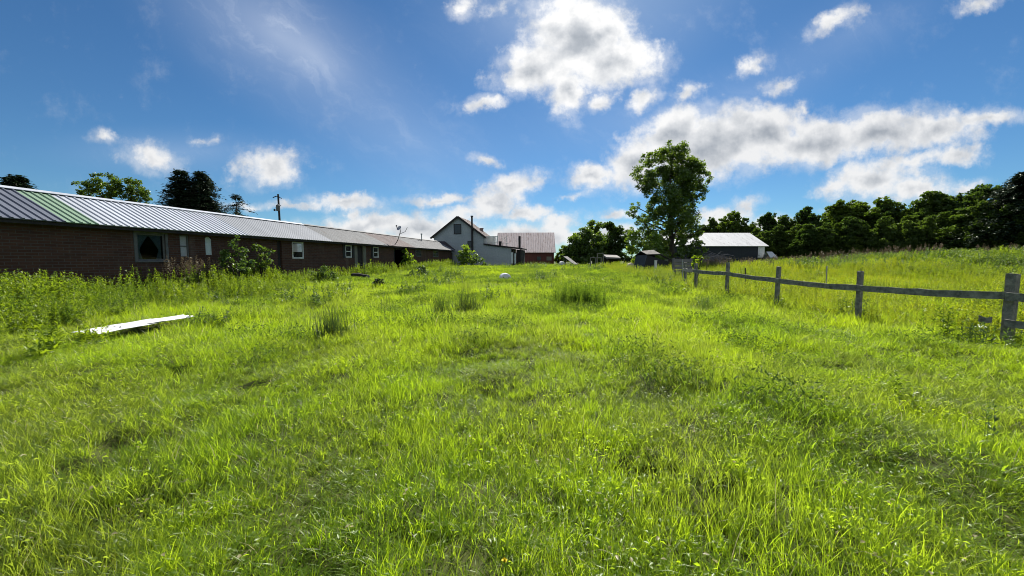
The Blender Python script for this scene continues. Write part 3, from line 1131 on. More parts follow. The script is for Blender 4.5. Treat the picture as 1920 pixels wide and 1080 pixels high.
    h = MB(); h.tube([(xa + .68 * wq, wy + .12, za + 1.0), (xa + .68 * wq, wy + .06, za + 1.0)], .025); h.build('handle', M['steel'], d)
    for k in ('w5', 'w6'):
        window_unit(root, *W[k], wy + .02, .09, 'grey_trim', label='small window near the far end of the wall')
    xa, xb, za, zb = W['garage']
    m = MB()
    m.box(xa, xa + .12, wy - .01, wy + .1, za, zb); m.box(xb - .12, xb, wy - .01, wy + .1, za, zb); m.box(xa + .12, xb - .12, wy - .01, wy + .1, zb - .12, zb)
    d = m.build('garage_opening', M['dark_wood'], root)
    return root


long_root = build_long_building()


def on_long_roof(px, py):
    """point on the front roof slope under a photo pixel"""
    d = ray(px, py)
    lo = LO.copy(); lo.z = EZ
    nrm = Vector((0, 0, 1)) * 2.5 - N2 * 1.22
    k = (lo - Vector((0, 0, CAM_H))).dot(nrm) / d.dot(nrm)
    return Vector((0, 0, CAM_H)) + d * k


def satellite_dish():
    b = on_long_roof(741, 457.5)
    root = empty('satellite_dish', b)
    tag(root, 'small grey satellite dish on a bent mast on the rusty roof', 'satellite dish')
    m = MB(); m.tube([(0, 0, -.03), (.25, -.02, .35), (.5, 0, 1.1), (.5, 0, 1.35)], [.035, .035, .035, .03]); m.build('mast', M['black_pipe'], root)
    m = MB()
    rings = []
    ax = Vector((-.35, -.75, .55)).normalized(); s = ax.cross(Vector((0, 0, 1))).normalized(); u = s.cross(ax)
    c = Vector((.42, -.05, 1.45))
    for r in (0.02, .10, .18, .235):
        ring = []
        for k in range(18):
            a = 2 * math.pi * k / 18
            ring.append(c + (s * math.cos(a) + u * math.sin(a)) * r + ax * (r * r * .9))
        rings.append(ring)
    for i in range(3):
        for k in range(18):
            k2 = (k + 1) % 18
            m.poly([rings[i][k], rings[i][k2], rings[i + 1][k2], rings[i + 1][k]])
            o_ = -ax * .015
            m.poly([rings[i + 1][k] + o_, rings[i + 1][k2] + o_, rings[i][k2] + o_, rings[i][k] + o_])
    m.build('dish', M['steel'], root, smooth=True)
    m = MB(); m.tube([c + u * -.22, c + ax * .42 - u * .1], .018); m.box(c.x + ax.x * .42 - .05, c.x + ax.x * .42 + .05, c.y + ax.y * .42 - .05, c.y + ax.y * .42 + .05, c.z + ax.z * .42 - .1, c.z + ax.z * .42 + .02)
    m.build('feed_arm', M['black_pipe'], root)
    m = MB(); m.tube([(.5, 0, .95), (.95, .05, 1.15), (1.15, .05, 1.55)], .022)
    m.build('antenna_arm', M['black_pipe'], root)
    b = on_long_roof(790.5, 451.5)
    m = MB(); m.tube([(0, 0, -.05), (0, 0, .75)], .06); m.tube([(0, 0, .70), (0, 0, .85)], .10)
    o = m.build('vent_pipe', M['steel']); o.location = b
    tag(o, 'thin grey vent pipe standing on the ridge of the long roof', 'vent pipe')


satellite_dish()


def gable_shell(root, L, W, z0, ze, zr, wall_mat, roof_mat_, oh=.3, ends=.25, th=.07, ribs=True, wall_end=None):
    """ridge along local x, front wall at y = 0"""
    mb = MB()
    mb.poly([(0, 0, z0), (L, 0, z0), (L, 0, ze), (0, 0, ze)])
    mb.poly([(L, W, z0), (0, W, z0), (0, W, ze), (L, W, ze)])
    if wall_end: mb.k = 1
    mb.poly([(L, 0, z0), (L, W, z0), (L, W, ze), (L, W / 2, zr), (L, 0, ze)])
    mb.poly([(0, W, z0), (0, 0, z0), (0, 0, ze), (0, W / 2, zr), (0, W, ze)])
    w = mb.build('wall', [M[wall_mat], M[wall_end or wall_mat]], root)
    sl = (zr - ze) / (W / 2)
    for sgn in (0, 1):
        m = MB()
        ya, yb = (-oh, W / 2) if sgn == 0 else (W + oh, W / 2)
        ribbed_sheet(m, -ends, L + ends, ya, ze - oh * sl + th, yb, zr + th, .3, .02 if ribs else .004, th * .9)
        m.build('roof', M[roof_mat_], root)
    return w


def build_house():
    o = at(812, 470, 53.6); z0 = gz(o.x, o.y) - .3
    # local x runs away from the camera (ridge), local y runs to the left; origin = right front corner
    rz = R(80)
    rc = at(907, 470, 52.2)
    root = empty('grey_house', (rc.x, rc.y, 0), rz)
    tag(root, 'grey sided two storey house with gable window and black flue pipe', 'house')
    W, L = 7.35, 5.0
    ze, zr = 5.05, 7.75
    gable_shell(root, L, W, z0, ze, zr, 'grey_siding', 'roof_house', .32, .3)
    m = MB()                                             # dark barge boards on the front gable
    for s in (0, 1):
        a = Vector((-.34, -.40 if s == 0 else W + .40, ze - .40 * .73 + .0)); b = Vector((-.34, W / 2, zr + .02))
        m.bar(a, b, .05, .26)
    m.build('barge_board', M['dark_wood'], root)
    y0 = 4.15
    f = MB(); ya, yb, za, zb = 3.25, 4.35, 5.35, 6.75
    f.box(-.05, .05, ya, ya + .09, za, zb); f.box(-.05, .05, yb - .09, yb, za, zb); f.box(-.05, .05, ya + .09, yb - .09, zb - .09, zb); f.box(-.07, .05, ya + .09, yb - .09, za, za + .09)
    wn = f.build('window', M['dark_wood'], root); wn['label'] = 'small dark window high in the gable'
    p = MB(); p.box(-.02, -.01, ya + .09, yb - .09, za + .09, zb - .09); p.build('pane', M['dark_pane'], wn)
    f = MB(); ya, yb, za, zb = 1.55, 2.35, 3.35, 4.35
    f.box(-.05, .05, ya, ya + .08, za, zb); f.box(-.05, .05, yb - .08, yb, za, zb); f.box(-.05, .05, ya + .08, yb - .08, zb - .08, zb); f.box(-.05, .05, ya + .08, yb - .08, za, za + .08)
    wn = f.build('window', M['dark_wood'], root); wn['label'] = 'dark square window low on the gable wall'
    p = MB(); p.box(-.02, -.01, ya + .08, yb - .08, za + .08, zb - .08); p.build('pane', M['dark_pane'], wn)
    m = MB(); m.tube([(-.22, 1.62, 3.0), (-.22, 1.62, 7.75)], .13); m.tube([(-.22, 1.62, 7.7), (-.22, 1.62, 7.85)], .19); m.tube([(-.22, 1.62, 3.0), (.1, 1.62, 3.0)], .13)
    m.build('flue_pipe', M['black_pipe'], root, smooth=False)
    m = MB(); m.box(3.3, 3.7, 1.0, 1.4, 5.3, 6.35); m.box(3.25, 3.75, .95, 1.45, 6.35, 6.45)
    m.build('chimney', M['roof_house'], root)
    # low wing to the right (negative local y) with a flat sloping roof
    m = MB()
    m.hexa([(0.02, -3.9, z0), (4.2, -3.9, z0), (4.2, -.002, z0), (0.02, -.002, z0), (0.02, -3.9, 3.30), (4.2, -3.9, 3.30), (4.2, -.002, 3.8), (.02, -.002, 3.8)])
    m.build('wing', M['grey_siding'], root)
    m = MB()
    m.hexa([(-.25, -5.5, 3.16), (4.5, -5.5, 3.16), (4.5, -.02, 3.83), (-.25, -.02, 3.83), (-.25, -5.5, 3.33), (4.5, -5.5, 3.33), (4.5, -.02, 4.0), (-.25, -.02, 4.0)])
    m.build('wing_roof', M['dark_wood'], root)
    m = MB()
    m.box(.3, 3.9, -5.3, -4.6, z0, 3.1)                  # dark porch back
    m.box(-.1, .05, -5.35, -5.2, z0, 3.15)
    m.box(-.1, .05, -4.35, -4.22, z0, 3.2)
    m.build('porch', M['dark_wood'], root)
    m = MB(); m.box(.0, .08, -4.2, -3.92, 1.2, 2.75); m.box(.0, .08, -4.6, -4.36, 1.2, 2.6)
    m.build('porch_panel', M['curtain'], root)
    m = MB(); m.tube([(.6, -5.0, 3.2), (.6, -5.0, 5.0)], .16); m.build('stove_pipe', M['black_pipe'], root)
    # balcony rail and things on the wing roof
    m = MB()
    zb = 4.02
    for y in (-.15, -.75, -1.4, -2.0):
        m.box(.05, .13, y - .04, y + .04, zb - .2, zb + 1.0)
    m.box(.04, .14, -2.05, -.1, zb + .9, zb + .98); m.box(.04, .14, -2.05, -.1, zb + .1, zb + .16)
    for i in range(13):
        y = -.25 - i * .14
        m.box(.07, .11, y - .02, y + .02, zb + .16, zb + .9)
    m.build('railing', M['white_paint'], root)
    m = MB(); m.box(1.0, 1.06, -1.5, -.25, zb - .2, zb + 1.05); m.build('white_board', M['white_paint'], root)
    m = MB(); m.tube([(.8, -2.2, zb - .3), (.8, -2.2, zb + .3)], [.18, .22], 12); m.build('flower_tub', M['black'], root)
    m = MB()
    for (yy, h) in ((-2.45, 1.05), (-3.0, 1.2)):
        m.tube([(1.2, yy, zb - .4), (1.2, yy - .1, zb + h)], .03)
    m.tube([(1.2, -2.5, zb + .55), (1.2, -3.05, zb + 1.0)], .025); m.tube([(1.2, -2.3, zb + .9), (1.2, -3.1, zb + .3)], .025)
    m.bar((1.2, -2.1, zb + .12), (1.2, -3.3, zb - .0), .3, .05)
    m.build('folded_chair', M['white_paint'], root)
    # dark roof linking to the long building, on the left of the front wall
    m = MB()
    m.hexa([(-3.6, 4.4, 2.7), (-.35, 4.0, 3.1), (-.35, 8.4, 3.1), (-3.6, 8.4, 2.7), (-3.6, 4.9, 2.85), (-.35, 5.6, 4.35), (-.35, 8.4, 4.35), (-3.6, 8.4, 3.6)])
    m.build('link_roof', M['roof_purple'], root)
    m = MB(); m.box(-3.0, -.3, 4.5, 8.2, z0, 2.72); m.build('link_wall', M['dark_wood'], root)
    KEEP_OUT.append((rc.x - 2, rc.y + 2.0, rz, 3.0, 7.0))


build_house()


def build_red_barn():
    a = at(932, 480, 63); b = at(1038, 480, 63)
    L = b.x - a.x
    root = empty('red_barn', (a.x, a.y, 0), R(-3))
    tag(root, 'dark red barn with pinkish grey rusty metal roof behind the grey house', 'barn')
    z0 = gz(a.x, a.y) - .3
    gable_shell(root, L, 9.0, z0, 3.15, 6.55, 'red_barn', 'roof_barn', .35, .3, ribs=True)
    for xx, wd, lab in ((L - 2.9, .8, 'dark small window in the red wall'), (L - 1.3, 1.0, 'pale boarded window in the red wall')):
        w = window_unit(root, xx, xx + wd, 1.55, 2.35, -.04, .07, 'red_barn', pane='tan_board' if 'pale' in lab else 'dark_pane', sash=False)
        w['label'] = lab
    m = MB(); m.box(L - .25, L + .02, -.06, -.005, z0, 3.1); m.build('corner_board', M['red_barn'], root)
    KEEP_OUT.append((a.x + L / 2, a.y + 4.5, 0, L / 2 + .3, 5.0))


build_red_barn()


def build_black_barn():
    a = at(1262, 470, 57); b = at(1441, 470, 57)
    L = b.x - a.x
    root = empty('black_barn', (a.x, a.y, 0), 0)
    tag(root, 'black boarded barn with white metal roof in front of the wood', 'barn')
    z0 = gz(a.x, a.y) - .4
    ze = at(1400, 460.5, 57).z; zr = at(1400, 437.5, 61.5).z
    gable_shell(root, L - .6, 9.0, z0, ze, zr, 'black_barn', 'roof_white', .3, .45, wall_end='tan_board')
    xa = at(1421, 470, 57).x - a.x; xb = at(1433, 470, 57).x - a.x
    m = MB(); m.box(xa, xb, -.07, -.005, at(1421, 483, 57).z, ze - .12)
    d = m.build('door', M['white_paint'], root); d['label'] = 'white upper door at the right end'
    h = MB(); h.box(xa + .1, xa + .2, -.1, -.07, 2.3, 2.5); h.build('handle', M['black'], d)
    m = MB(); m.box(xa, xb - .1, -.07, -.005, z0, at(1421, 490, 57).z); o = m.build('door', M['pale'], root); o['label'] = 'pale lower panel below the white door'
    m = MB(); m.box(xb + .05, L - .6, -.06, -.005, z0, ze - .05); m.build('corner_boards', M['tan_board'], root)
    KEEP_OUT.append((a.x + L / 2, a.y + 4.5, 0, L / 2 + .5, 5.0))
    # little white-roofed hut beside it
    c = at(1443.5, 480, 55); L2 = at(1457, 480, 55).x - c.x
    root = empty('small_hut', (c.x, c.y, 0), 0)
    tag(root, 'tiny pale hut with white sloping roof beside the black barn', 'hut')
    zz = at(1450, 483, 55).z
    m = MB(); z0 = gz(c.x, c.y) - .3
    m.hexa([(0, 0, z0), (L2 * .85, 0, z0), (L2 * .85, 1.4, z0), (0, 1.4, z0), (0, 0, zz), (L2 * .85, 0, zz), (L2 * .85, 1.4, zz + .5), (0, 1.4, zz + .5)])
    m.build('wall', M['tan_board'], root)
    m = MB()
    m.hexa([(-.05, -.12, zz), (L2, -.12, zz), (L2 * .72, .7, zz + .85), (-.05, .7, zz + .85), (-.05, -.12, zz + .05), (L2, -.12, zz + .05), (L2 * .72, .7, zz + .90), (-.05, .7, zz + .90)])
    m.hexa([(-.05, .7, zz + .85), (L2 * .72, .7, zz + .85), (L2, 1.5, zz), (-.05, 1.5, zz), (-.05, .7, zz + .90), (L2 * .72, .7, zz + .90), (L2, 1.5, zz + .05), (-.05, 1.5, zz + .05)])
    m.build('roof', M['white_metal'], root)


build_black_barn()


def build_small_things():
    # black lean shed under the big tree
    c = at(1204, 500, 30); z0 = gz(c.x, c.y) - .1
    root = empty('black_shed', (c.x, c.y, 0), R(8))
    tag(root, 'low black shed with sagging grey roof under the tall tree', 'shed')
    H1, H2 = at(1215, 478, 30).z, at(1245, 472, 31).z
    m = MB()
    m.hexa([(0, 0, z0), (2.3, 0, z0), (2.5, 2.2, z0), (.2, 2.2, z0), (.42, 0, H1), (2.3, 0, H1 - .55), (2.4, 2.2, H1 - .5), (.55, 2.2, H1)])
    m.build('wall', M['black'], root)
    m = MB()
    m.hexa([(.3, -.15, H1 - .02), (1.5, -.12, H1 + .02), (1.6, 1.2, H2 + .1), (.45, 1.2, H2), (.3, -.15, H1 + .05), (1.5, -.12, H1 + .09), (1.6, 1.2, H2 + .17), (.45, 1.2, H2 + .07)])
    m.hexa([(1.502, -.12, H1 + .02), (2.55, -.12, H1 - .48), (2.6, 1.3, H1 - .2), (1.602, 1.2, H2 + .1), (1.502, -.12, H1 + .09), (2.55, -.12, H1 - .42), (2.6, 1.3, H1 - .13), (1.602, 1.2, H2 + .17)])
    m.hexa([(.45, 1.205, H2), (1.6, 1.205, H2 + .1), (2.5, 2.35, H1 - .55), (.5, 2.35, H1 - .1), (.45, 1.205, H2 + .07), (1.6, 1.205, H2 + .17), (2.5, 2.35, H1 - .48), (.5, 2.35, H1 - .03)])
    m.build('roof', M['dark_wood'], root)
    KEEP_OUT.append((c.x + 1.2, c.y + 1.2, 0, 1.2, 1.1))
    # white short post in front of it
    p = at(1229, 506, 26.5); g0 = gz(p.x, p.y)
    m = MB(); m.box(-.07, .07, -.07, .07, -.1, at(1229, 489, 26.5).z - g0)
    m.box(-.085, .085, -.085, .085, at(1229, 489, 26.5).z - g0, at(1229, 489, 26.5).z - g0 + .04)
    o = m.build('short_post', M['white_paint']); o.location = (p.x, p.y, g0); tag(o, 'short white post in front of the black shed', 'post')
    # grey board pen beside the shed
    a = at(1262, 500, 25); root = empty('board_pen', (a.x, a.y, gz(a.x, a.y)), R(5))
    tag(root, 'grey weathered board pen at the far end of the fence', 'pen')
    top = at(1280, 486, 25).z - gz(a.x, a.y)
    m = MB()
    for i in range(5):
        zz = .05 + i * (top - .1) / 4.6
        m.box(0, 1.35, -.03, .0, zz, zz + (top - .1) / 5.2)
    m.build('board_panel', M['bale'], root)
    for xx in (.05, 1.3):
        m = MB(); m.box(xx - .06, xx + .06, .003, .12, -.1, top + .08); m.build('post', M['bale'], root)
    # wire frame gate / trellis pieces by the dark trees
    a = at(1107, 497, 42); g0 = gz(a.x, a.y); k = 42 / F
    root = empty('timber_frame', (a.x, a.y, g0), 0)
    tag(root, 'open frame of thin grey timbers in front of dark trees', 'timber frame')
    hz = lambda py: at(1107, py, 42).z - g0
    m = MB()
    for dx in (0, 10, 20):
        m.bar((dx * k, 0, -.1), (dx * k, 0, hz(482)), .1, .1, (0, 1, 0))
    m.bar((0, 0, hz(483)), (20 * k, 0, hz(483)), .1, .1); m.build('low_frame', M['tan_board'], root)
    m = MB()
    for dx in (14, 25):
        m.bar((dx * k, .3, -.1), (dx * k, .3, hz(474)), .1, .1, (0, 1, 0))
    m.bar((14 * k, .3, hz(475)), (25 * k, .3, hz(475)), .1, .1); m.build('tall_frame', M['tan_board'], root)
    # low open shelter right of the frame
    a = at(1138, 497, 46); g0 = gz(a.x, a.y); k = 46 / F
    root = empty('open_shelter', (a.x, a.y, g0), 0)
    tag(root, 'low dark open shelter with pale roof edge under dark trees', 'shelter')
    hz = lambda py: at(1138, py, 46).z - g0
    m = MB(); m.hexa([(-.1, -.1, hz(485)), (25 * k, -.1, hz(486)), (25 * k, 1.6, hz(481)), (-.1, 1.6, hz(480)), (-.1, -.1, hz(482)), (25 * k, -.1, hz(483)), (25 * k, 1.6, hz(478)), (-.1, 1.6, hz(477))])
    m.build('roof', M['bale'], root)
    for dx in (1, 24):
        m = MB(); m.bar((dx * k, 0, -.1), (dx * k, 0, hz(485.5)), .12, .12, (0, 1, 0)); m.build('post', M['dark_wood'], root)
    m = MB()
    m.box(0, 24 * k, 1.5, 1.55, -.1, hz(483)); m.build('wall', M['dark_wood'], root)
    # grey slanted board
    a = at(1060, 481, 45); b = at(1080, 496, 44)
    m = MB(); m.bar((0, 0, 0), b - a, .9, .07); o = m.build('leaning_board', M['bale'], bevel=.01); o.location = a
    tag(o, 'grey board leaning down beside the red barn', 'board')
    m = MB(); m.bar((b - a) * .02 + Vector((0, .25, -.1)), (b - a) * .02 + Vector((0, .25, -1.1)), .1, .1, (0, 1, 0))
    m.build('support', M['dark_wood'], o)
    # pale covers under the big tree
    a = at(1180, 498, 34); g0 = gz(a.x, a.y)
    def lump(name, mat, px, py, d, w, h, lab, cat):
        p = at(px, py, d)
        g1 = max(p.z - h, gz(p.x, p.y))
        m = MB()
        rings = []
        for i, (r, zz) in enumerate(((1.0, -.3), (1.03, .2), (.85, .65), (.45, .93), (.05, 1.0))):
            rings.append([Vector((w * r * math.cos(a_) * (1 + .12 * math.sin(3 * a_ + i)), w * .8 * r * math.sin(a_), h * zz * (1 + .1 * math.sin(2 * a_ + i)))) for a_ in [2 * math.pi * k / 14 for k in range(14)]])
        for i in range(4):
            for k in range(14):
                m.poly([rings[i][k], rings[i][(k + 1) % 14], rings[i + 1][(k + 1) % 14], rings[i + 1][k]])
        m.poly(rings[4])
        o = m.build(name, M[mat], smooth=True); o.location = (p.x, p.y, g1)
        tag(o, lab, cat)
    lump('white_bundle', 'pale', 1196, 490, 34, .42, .55, 'white tarpaulin bundle beside the black shed', 'bundle')
    lump('straw_bundle', 'straw', 1182, 493, 34, .36, .42, 'straw coloured bundle beside the white tarpaulin', 'bundle')
    lump('pale_tub', 'pale', 1053, 490, 50, .40, .38, 'small pale tub in weeds beside the red barn', 'tub')
    # brush pile
    c = at(1345, 492, 34); rng = random.Random(5)
    g0 = gz(c.x, c.y)
    m = MB()
    for i in range(90):
        u = rng.gauss(0, .8)
        x, y = c.x + u * 1.15, c.y + rng.gauss(0, .7)
        zt = max(.3, (1.55 - .7 * abs(u)) * rng.uniform(.3, 1.0))
        ang = rng.choice([rng.gauss(.2, .5), rng.gauss(2.9, .5)])
        ln = rng.uniform(.8, 2.2)
        d = Vector((math.cos(ang), rng.gauss(0, .4), rng.gauss(.12, .28))).normalized()
        p0 = Vector((x, y, g0 + zt)) - d * ln * .5
        p2 = p0 + d * ln
        pm = (p0 + p2) / 2 + Vector((0, 0, rng.gauss(.06, .1)))
        for p in (p0, pm, p2): p.z = max(p.z, g0 + .02)
        r = rng.uniform(.012, .035)
        m.tube([p0, pm, p2], [r, r * .8, r * .3], 5)
    o = m.build('brush_pile', M['deadwood']); tag(o, 'heap of dead grey branches in front of the black barn', 'brush pile')


build_small_things()


def build_fence():
    posts = [(9.7, 4.5), (9.5, 7.0), (9.35, 9.9), (8.92, 12.4), (8.63, 14.8), (8.58, 17.2), (9.1, 19.4)]
    rails = [.98, .98, .95, .94, .95, .97, .92]
    root = empty('wooden_fence', (posts[1][0], posts[1][1], 0))
    tag(root, 'weathered grey post and rail fence with a broken lower rail', 'fence')
    O = Vector((posts[1][0], posts[1][1], 0))
    rng = random.Random(2)
    for i, (x, y) in enumerate(posts):
        m = MB()
        h = 1.40 + rng.uniform(-.02, .03) - (.1 if i > 4 else 0)
        s = .066 if i < 2 else .050
        g = gz(x, y)
        lx, ly = rng.uniform(-.03, .03), rng.uniform(-.03, .03)
        yaw = R(14)
        n = 7
        rings = []
        for k in range(n + 1):
            t_ = k / n
            ring = []
            for (a, b) in ((-1, -1), (-.35, -1.04), (.4, -.98), (1, -1), (1.03, .3), (1, 1), (0, 1.03), (-1, 1), (-1.03, -.2)):
                q = Vector((a * s * (1 + rng.uniform(-.05, .05)), b * s * (1 + rng.uniform(-.05, .05)), 0))
                q.rotate(Matrix.Rotation(yaw, 3, 'Z'))
                ring.append(q + Vector((x - O.x + lx * t_, y - O.y + ly * t_, g - .25 + (h + .25) * t_ + (rng.uniform(-.012, .012) if k == n else 0))))
            rings.append(ring)
        for k in range(n):
            for j in range(9):
                m.poly([rings[k][j], rings[k][(j + 1) % 9], rings[k + 1][(j + 1) % 9], rings[k + 1][j]])
        m.poly(rings[n])
        m.build('post', M['fence_wood'], root)

    def rail(a, b, w=.04, h=.15):
        """board rail with a slightly wavy outline, in front (field side) of the posts"""
        m = MB()
        a, b = Vector(a) - O, Vector(b) - O
        n = 10
        d = (b - a); side = Vector((-d.y, d.x, 0)).normalized()
        if side.x > 0: side = -side
        prev = None
        for k in range(n + 1):
            c = a + d * (k / n) + Vector((0, 0, rng.uniform(-.008, .008) - .02 * math.sin(math.pi * k / n))) + side * .12
            hh = h * (1 + rng.uniform(-.07, .07)) / 2
            cur = [c - side * w / 2 + Vector((0, 0, -hh)), c + side * w / 2 + Vector((0, 0, -hh)), c + side * w / 2 + Vector((0, 0, hh)), c - side * w / 2 + Vector((0, 0, hh))]
            if prev:
                for j in range(4):
                    m.poly([prev[j], prev[(j + 1) % 4], cur[(j + 1) % 4], cur[j]])
            else:
                m.poly(list(reversed(cur)))
            prev = cur
        m.poly(prev)
        return m.build('rail', M['fence_wood'], root)
    for i in range(len(posts) - 1):
        (x0, y0), (x1, y1) = posts[i], posts[i + 1]
        rail((x0, y0, gz(x0, y0) + rails[i] + (.03 if i == 0 else 0)), (x1, y1, gz(x1, y1) + rails[i + 1] - .01 + .02 * (i % 2)))
    # lower rails: one on to the right, a broken stub to the left of the corner post
    (x0, y0), (x1, y1) = posts[0], posts[1]
    rail((x0, y0, .40), (x1, y1 - .02, gz(x1, y1) + .47), h=.14)
    p = at(1829, 596, 7.25); q = at(1853, 599, 7.1)
    o = rail((p.x + .12, p.y, p.z), (q.x + .12, q.y, q.z), h=.11); o['label'] = 'broken stub of the lower rail'
    # thin rusty stakes behind the fence
    for (px, d, top, lab) in ((1397, 17.5, 503, 'thin rusty stake behind the fence, between its second and third visible posts'), (1549, 16.5, 500, 'thin grey stake behind the fence in yellow weeds'), (1279, 21, 487, 'brown stake beside the grey board pen')):
        p = at(px, 520, d); g = gz(p.x, p.y); h = at(px, top, d).z - g
        m = MB(); m.tube([(0, 0, -.2), (.02, 0, h * .5), (0.0, 0, h)], .022, 6); m.tube([(0, 0, h), (0, 0, h + .02)], .03, 6)
        o = m.build('metal_stake', M['bark'] if 'grey' not in lab else M['steel']); o.location = (p.x, p.y, g); tag(o, lab, 'stake')


build_fence()


def build_sheets():
    # two overlapping white roofing sheets lying in the grass
    def sheet(name, p0, p1, w, lab, z):
        a = at_z(*p0, z); b = at_z(*p1, z)
        d = b - a; L = d.length
        m = MB()
        n, k = 16, 18
        P = [[None] * (k + 1) for _ in range(n + 1)]
        for i in range(n + 1):
            for j in range(k + 1):
                x = L * i / n; y = (j / k - .5) * w
                zz = .018 * (1 if (j % 6) in (2, 3) else 0) + .004 * math.sin(i * .6 + w * 9) + .002 * math.sin(i * 1.7 + j * .4)
                P[i][j] = Vector((x, y, zz))
        for i in range(n):
            for j in range(k):
                m.poly([P[i][j], P[i + 1][j], P[i + 1][j + 1], P[i][j + 1]])
                dz = Vector((0, 0, -.006))
                m.poly([P[i][j + 1] + dz, P[i + 1][j + 1] + dz, P[i + 1][j] + dz, P[i][j] + dz])
        for j in range(k):
            for i in (0, n):
                dz = Vector((0, 0, -.006)); m.poly([P[i][j], P[i][j + 1], P[i][j + 1] + dz, P[i][j] + dz])
        for i in range(n):
            for j in (0, k):
                dz = Vector((0, 0, -.006)); m.poly([P[i][j], P[i + 1][j], P[i + 1][j] + dz, P[i][j] + dz])
        o = m.build(name, M['white_metal'], smooth=False)
        o.location = a; o.rotation_euler = (R(4), 0, math.atan2(d.y, d.x)); tag(o, lab, 'roof sheet', 'roof sheets lying in the grass')
        return o
    sheet('roofing_sheet', (160, 624), (296, 600), .52, 'white roofing sheet lying in grass, the nearer one with weeds over its end', .235)
    sheet('roofing_sheet', (215, 612), (352, 592), .40, 'white roofing sheet lying in grass, the narrower one reaching farther back', .25)
    # white plastic barrel on its side
    c = at(947, 524, 24); g = gz(c.x, c.y)
    root = empty('plastic_barrel', (c.x, c.y, c.z + .06), R(-80))
    tag(root, 'round white plastic barrel lying on its side in the grass', 'barrel')
    m = MB(); r = .345
    prof = [(-.45, .0), (-.45, r * .86), (-.435, r * .93), (-.40, r), (-.16, r), (-.145, r * 1.03), (-.12, r), (.12, r), (.145, r * 1.03), (.16, r), (.40, r), (.435, r * .93), (.45, r * .86), (.45, 0)]
    prev = None
    for (x, rr) in prof:
        ring = [Vector((x, rr * math.cos(2 * math.pi * k / 28), rr * math.sin(2 * math.pi * k / 28))) for k in range(28)]
        if prev:
            for k in range(28):
                m.poly([prev[k], prev[(k + 1) % 28], ring[(k + 1) % 28], ring[k]])
        prev = ring
    m.build('body', M['white_plastic'], root, smooth=True)
    for yy in (-.18, .18):
        m = MB(); m.tube([(.452, yy, .1), (.475, yy, .1)], .04, 12); m.build('bung', M['grey_trim'], root)
    # dark log with pale sawn end
    a = at(662, 524, 25); b = at(690, 527, 24.2)
    a.z = max(a.z, gz(a.x, a.y)); b.z = max(b.z, gz(b.x, b.y)); b.z += .24; a.z += .24
    root = empty('log', b); tag(root, 'dark log with pale sawn end lying in the grass near the brick building', 'log')
    m = MB(); m.tube([a - b, (a - b) * .6 + Vector((0, 0, .03)), (a - b) * .25, Vector((0, 0, 0))], [.17, .18, .17, .16], 12); m.build('trunk', M['dark_wood'], root)
    m = MB(); d = (b - a).normalized(); m.tube([d * .002, d * .03], [.158, .15], 12); m.build('sawn_end', M['tan_board'], root)
    # utility pole behind the long roof
    p = at(524, 420, 55); g = gz(p.x, p.y); k = 55 / F
    root = empty('utility_pole', (p.x, p.y, g)); tag(root, 'dark wooden utility pole with transformer rising behind the long roof', 'utility pole')
    top = at(524, 364, 55).z - g; hz = lambda py: at(524, py, 55).z - g
    m = MB(); m.tube([(0.12, 0, -.3), (.06, 0, top * .5), (0, 0, top)], [.19, .16, .12], 10); m.build('pole', M['dark_wood'], root)
    m = MB(); m.bar((-.78, 0, hz(370.5)), (-.3, 0, hz(368)), .1, .1); m.bar((-.3, 0, hz(368)), (.15, 0, hz(369)), .1, .1); m.bar((.15, 0, hz(370)), (.5, 0, hz(372)), .1, .1); m.build('crossarm', M['dark_wood'], root)
    m = MB(); m.tube([(.1, -.32, hz(396)), (.1, -.32, hz(386))], .26, 12); m.tube([(.1, -.32, hz(386)), (.1, -.32, hz(384))], [.26, .1], 12); m.build('transformer', M['grey_trim'], root)
    m = MB(); m.bar((-.3, -.1, hz(385)), (.4, -.1, hz(386)), .08, .1); m.tube([(-.62, 0, hz(395.5)), (-.62, 0, hz(392))], .13, 8); m.tube([(-.62, 0, hz(392)), (-.3, 0, hz(385))], .012, 5); m.build('insulator', M['dark_wood'], root)
    # dandelion close to the camera
    p = at_z(946, 1052, .22); g = gz(p.x, p.y)
    root = empty('dandelion', (p.x, p.y, g)); tag(root, 'single yellow dandelion flower in the near grass', 'flower')
    m = MB(); h = .22 - g
    m.tube([(0, 0, -.02), (.005, 0, h * .5), (0, 0, h)], .003, 6); m.build('stem', M['weed'], root)
    m = MB(); rng = random.Random(4)
    for i in range(70):
        a_ = rng.random() * 6.283; e = rng.uniform(.05, 1.3); L = rng.uniform(.010, .016)
        d = Vector((math.cos(a_) * math.cos(e), math.sin(a_) * math.cos(e), math.sin(e)))
        s = d.cross(Vector((0, 0, 1))); s = s.normalized() * .002 if s.length > .01 else Vector((.002, 0, 0))
        o_ = Vector((0, 0, h))
        m.poly([o_ - s, o_ + s, o_ + d * L + s, o_ + d * L - s])
    m.build('petals', M['flower'], root)


build_sheets()

# ------------------------------------------------------------------ trees and shrubs


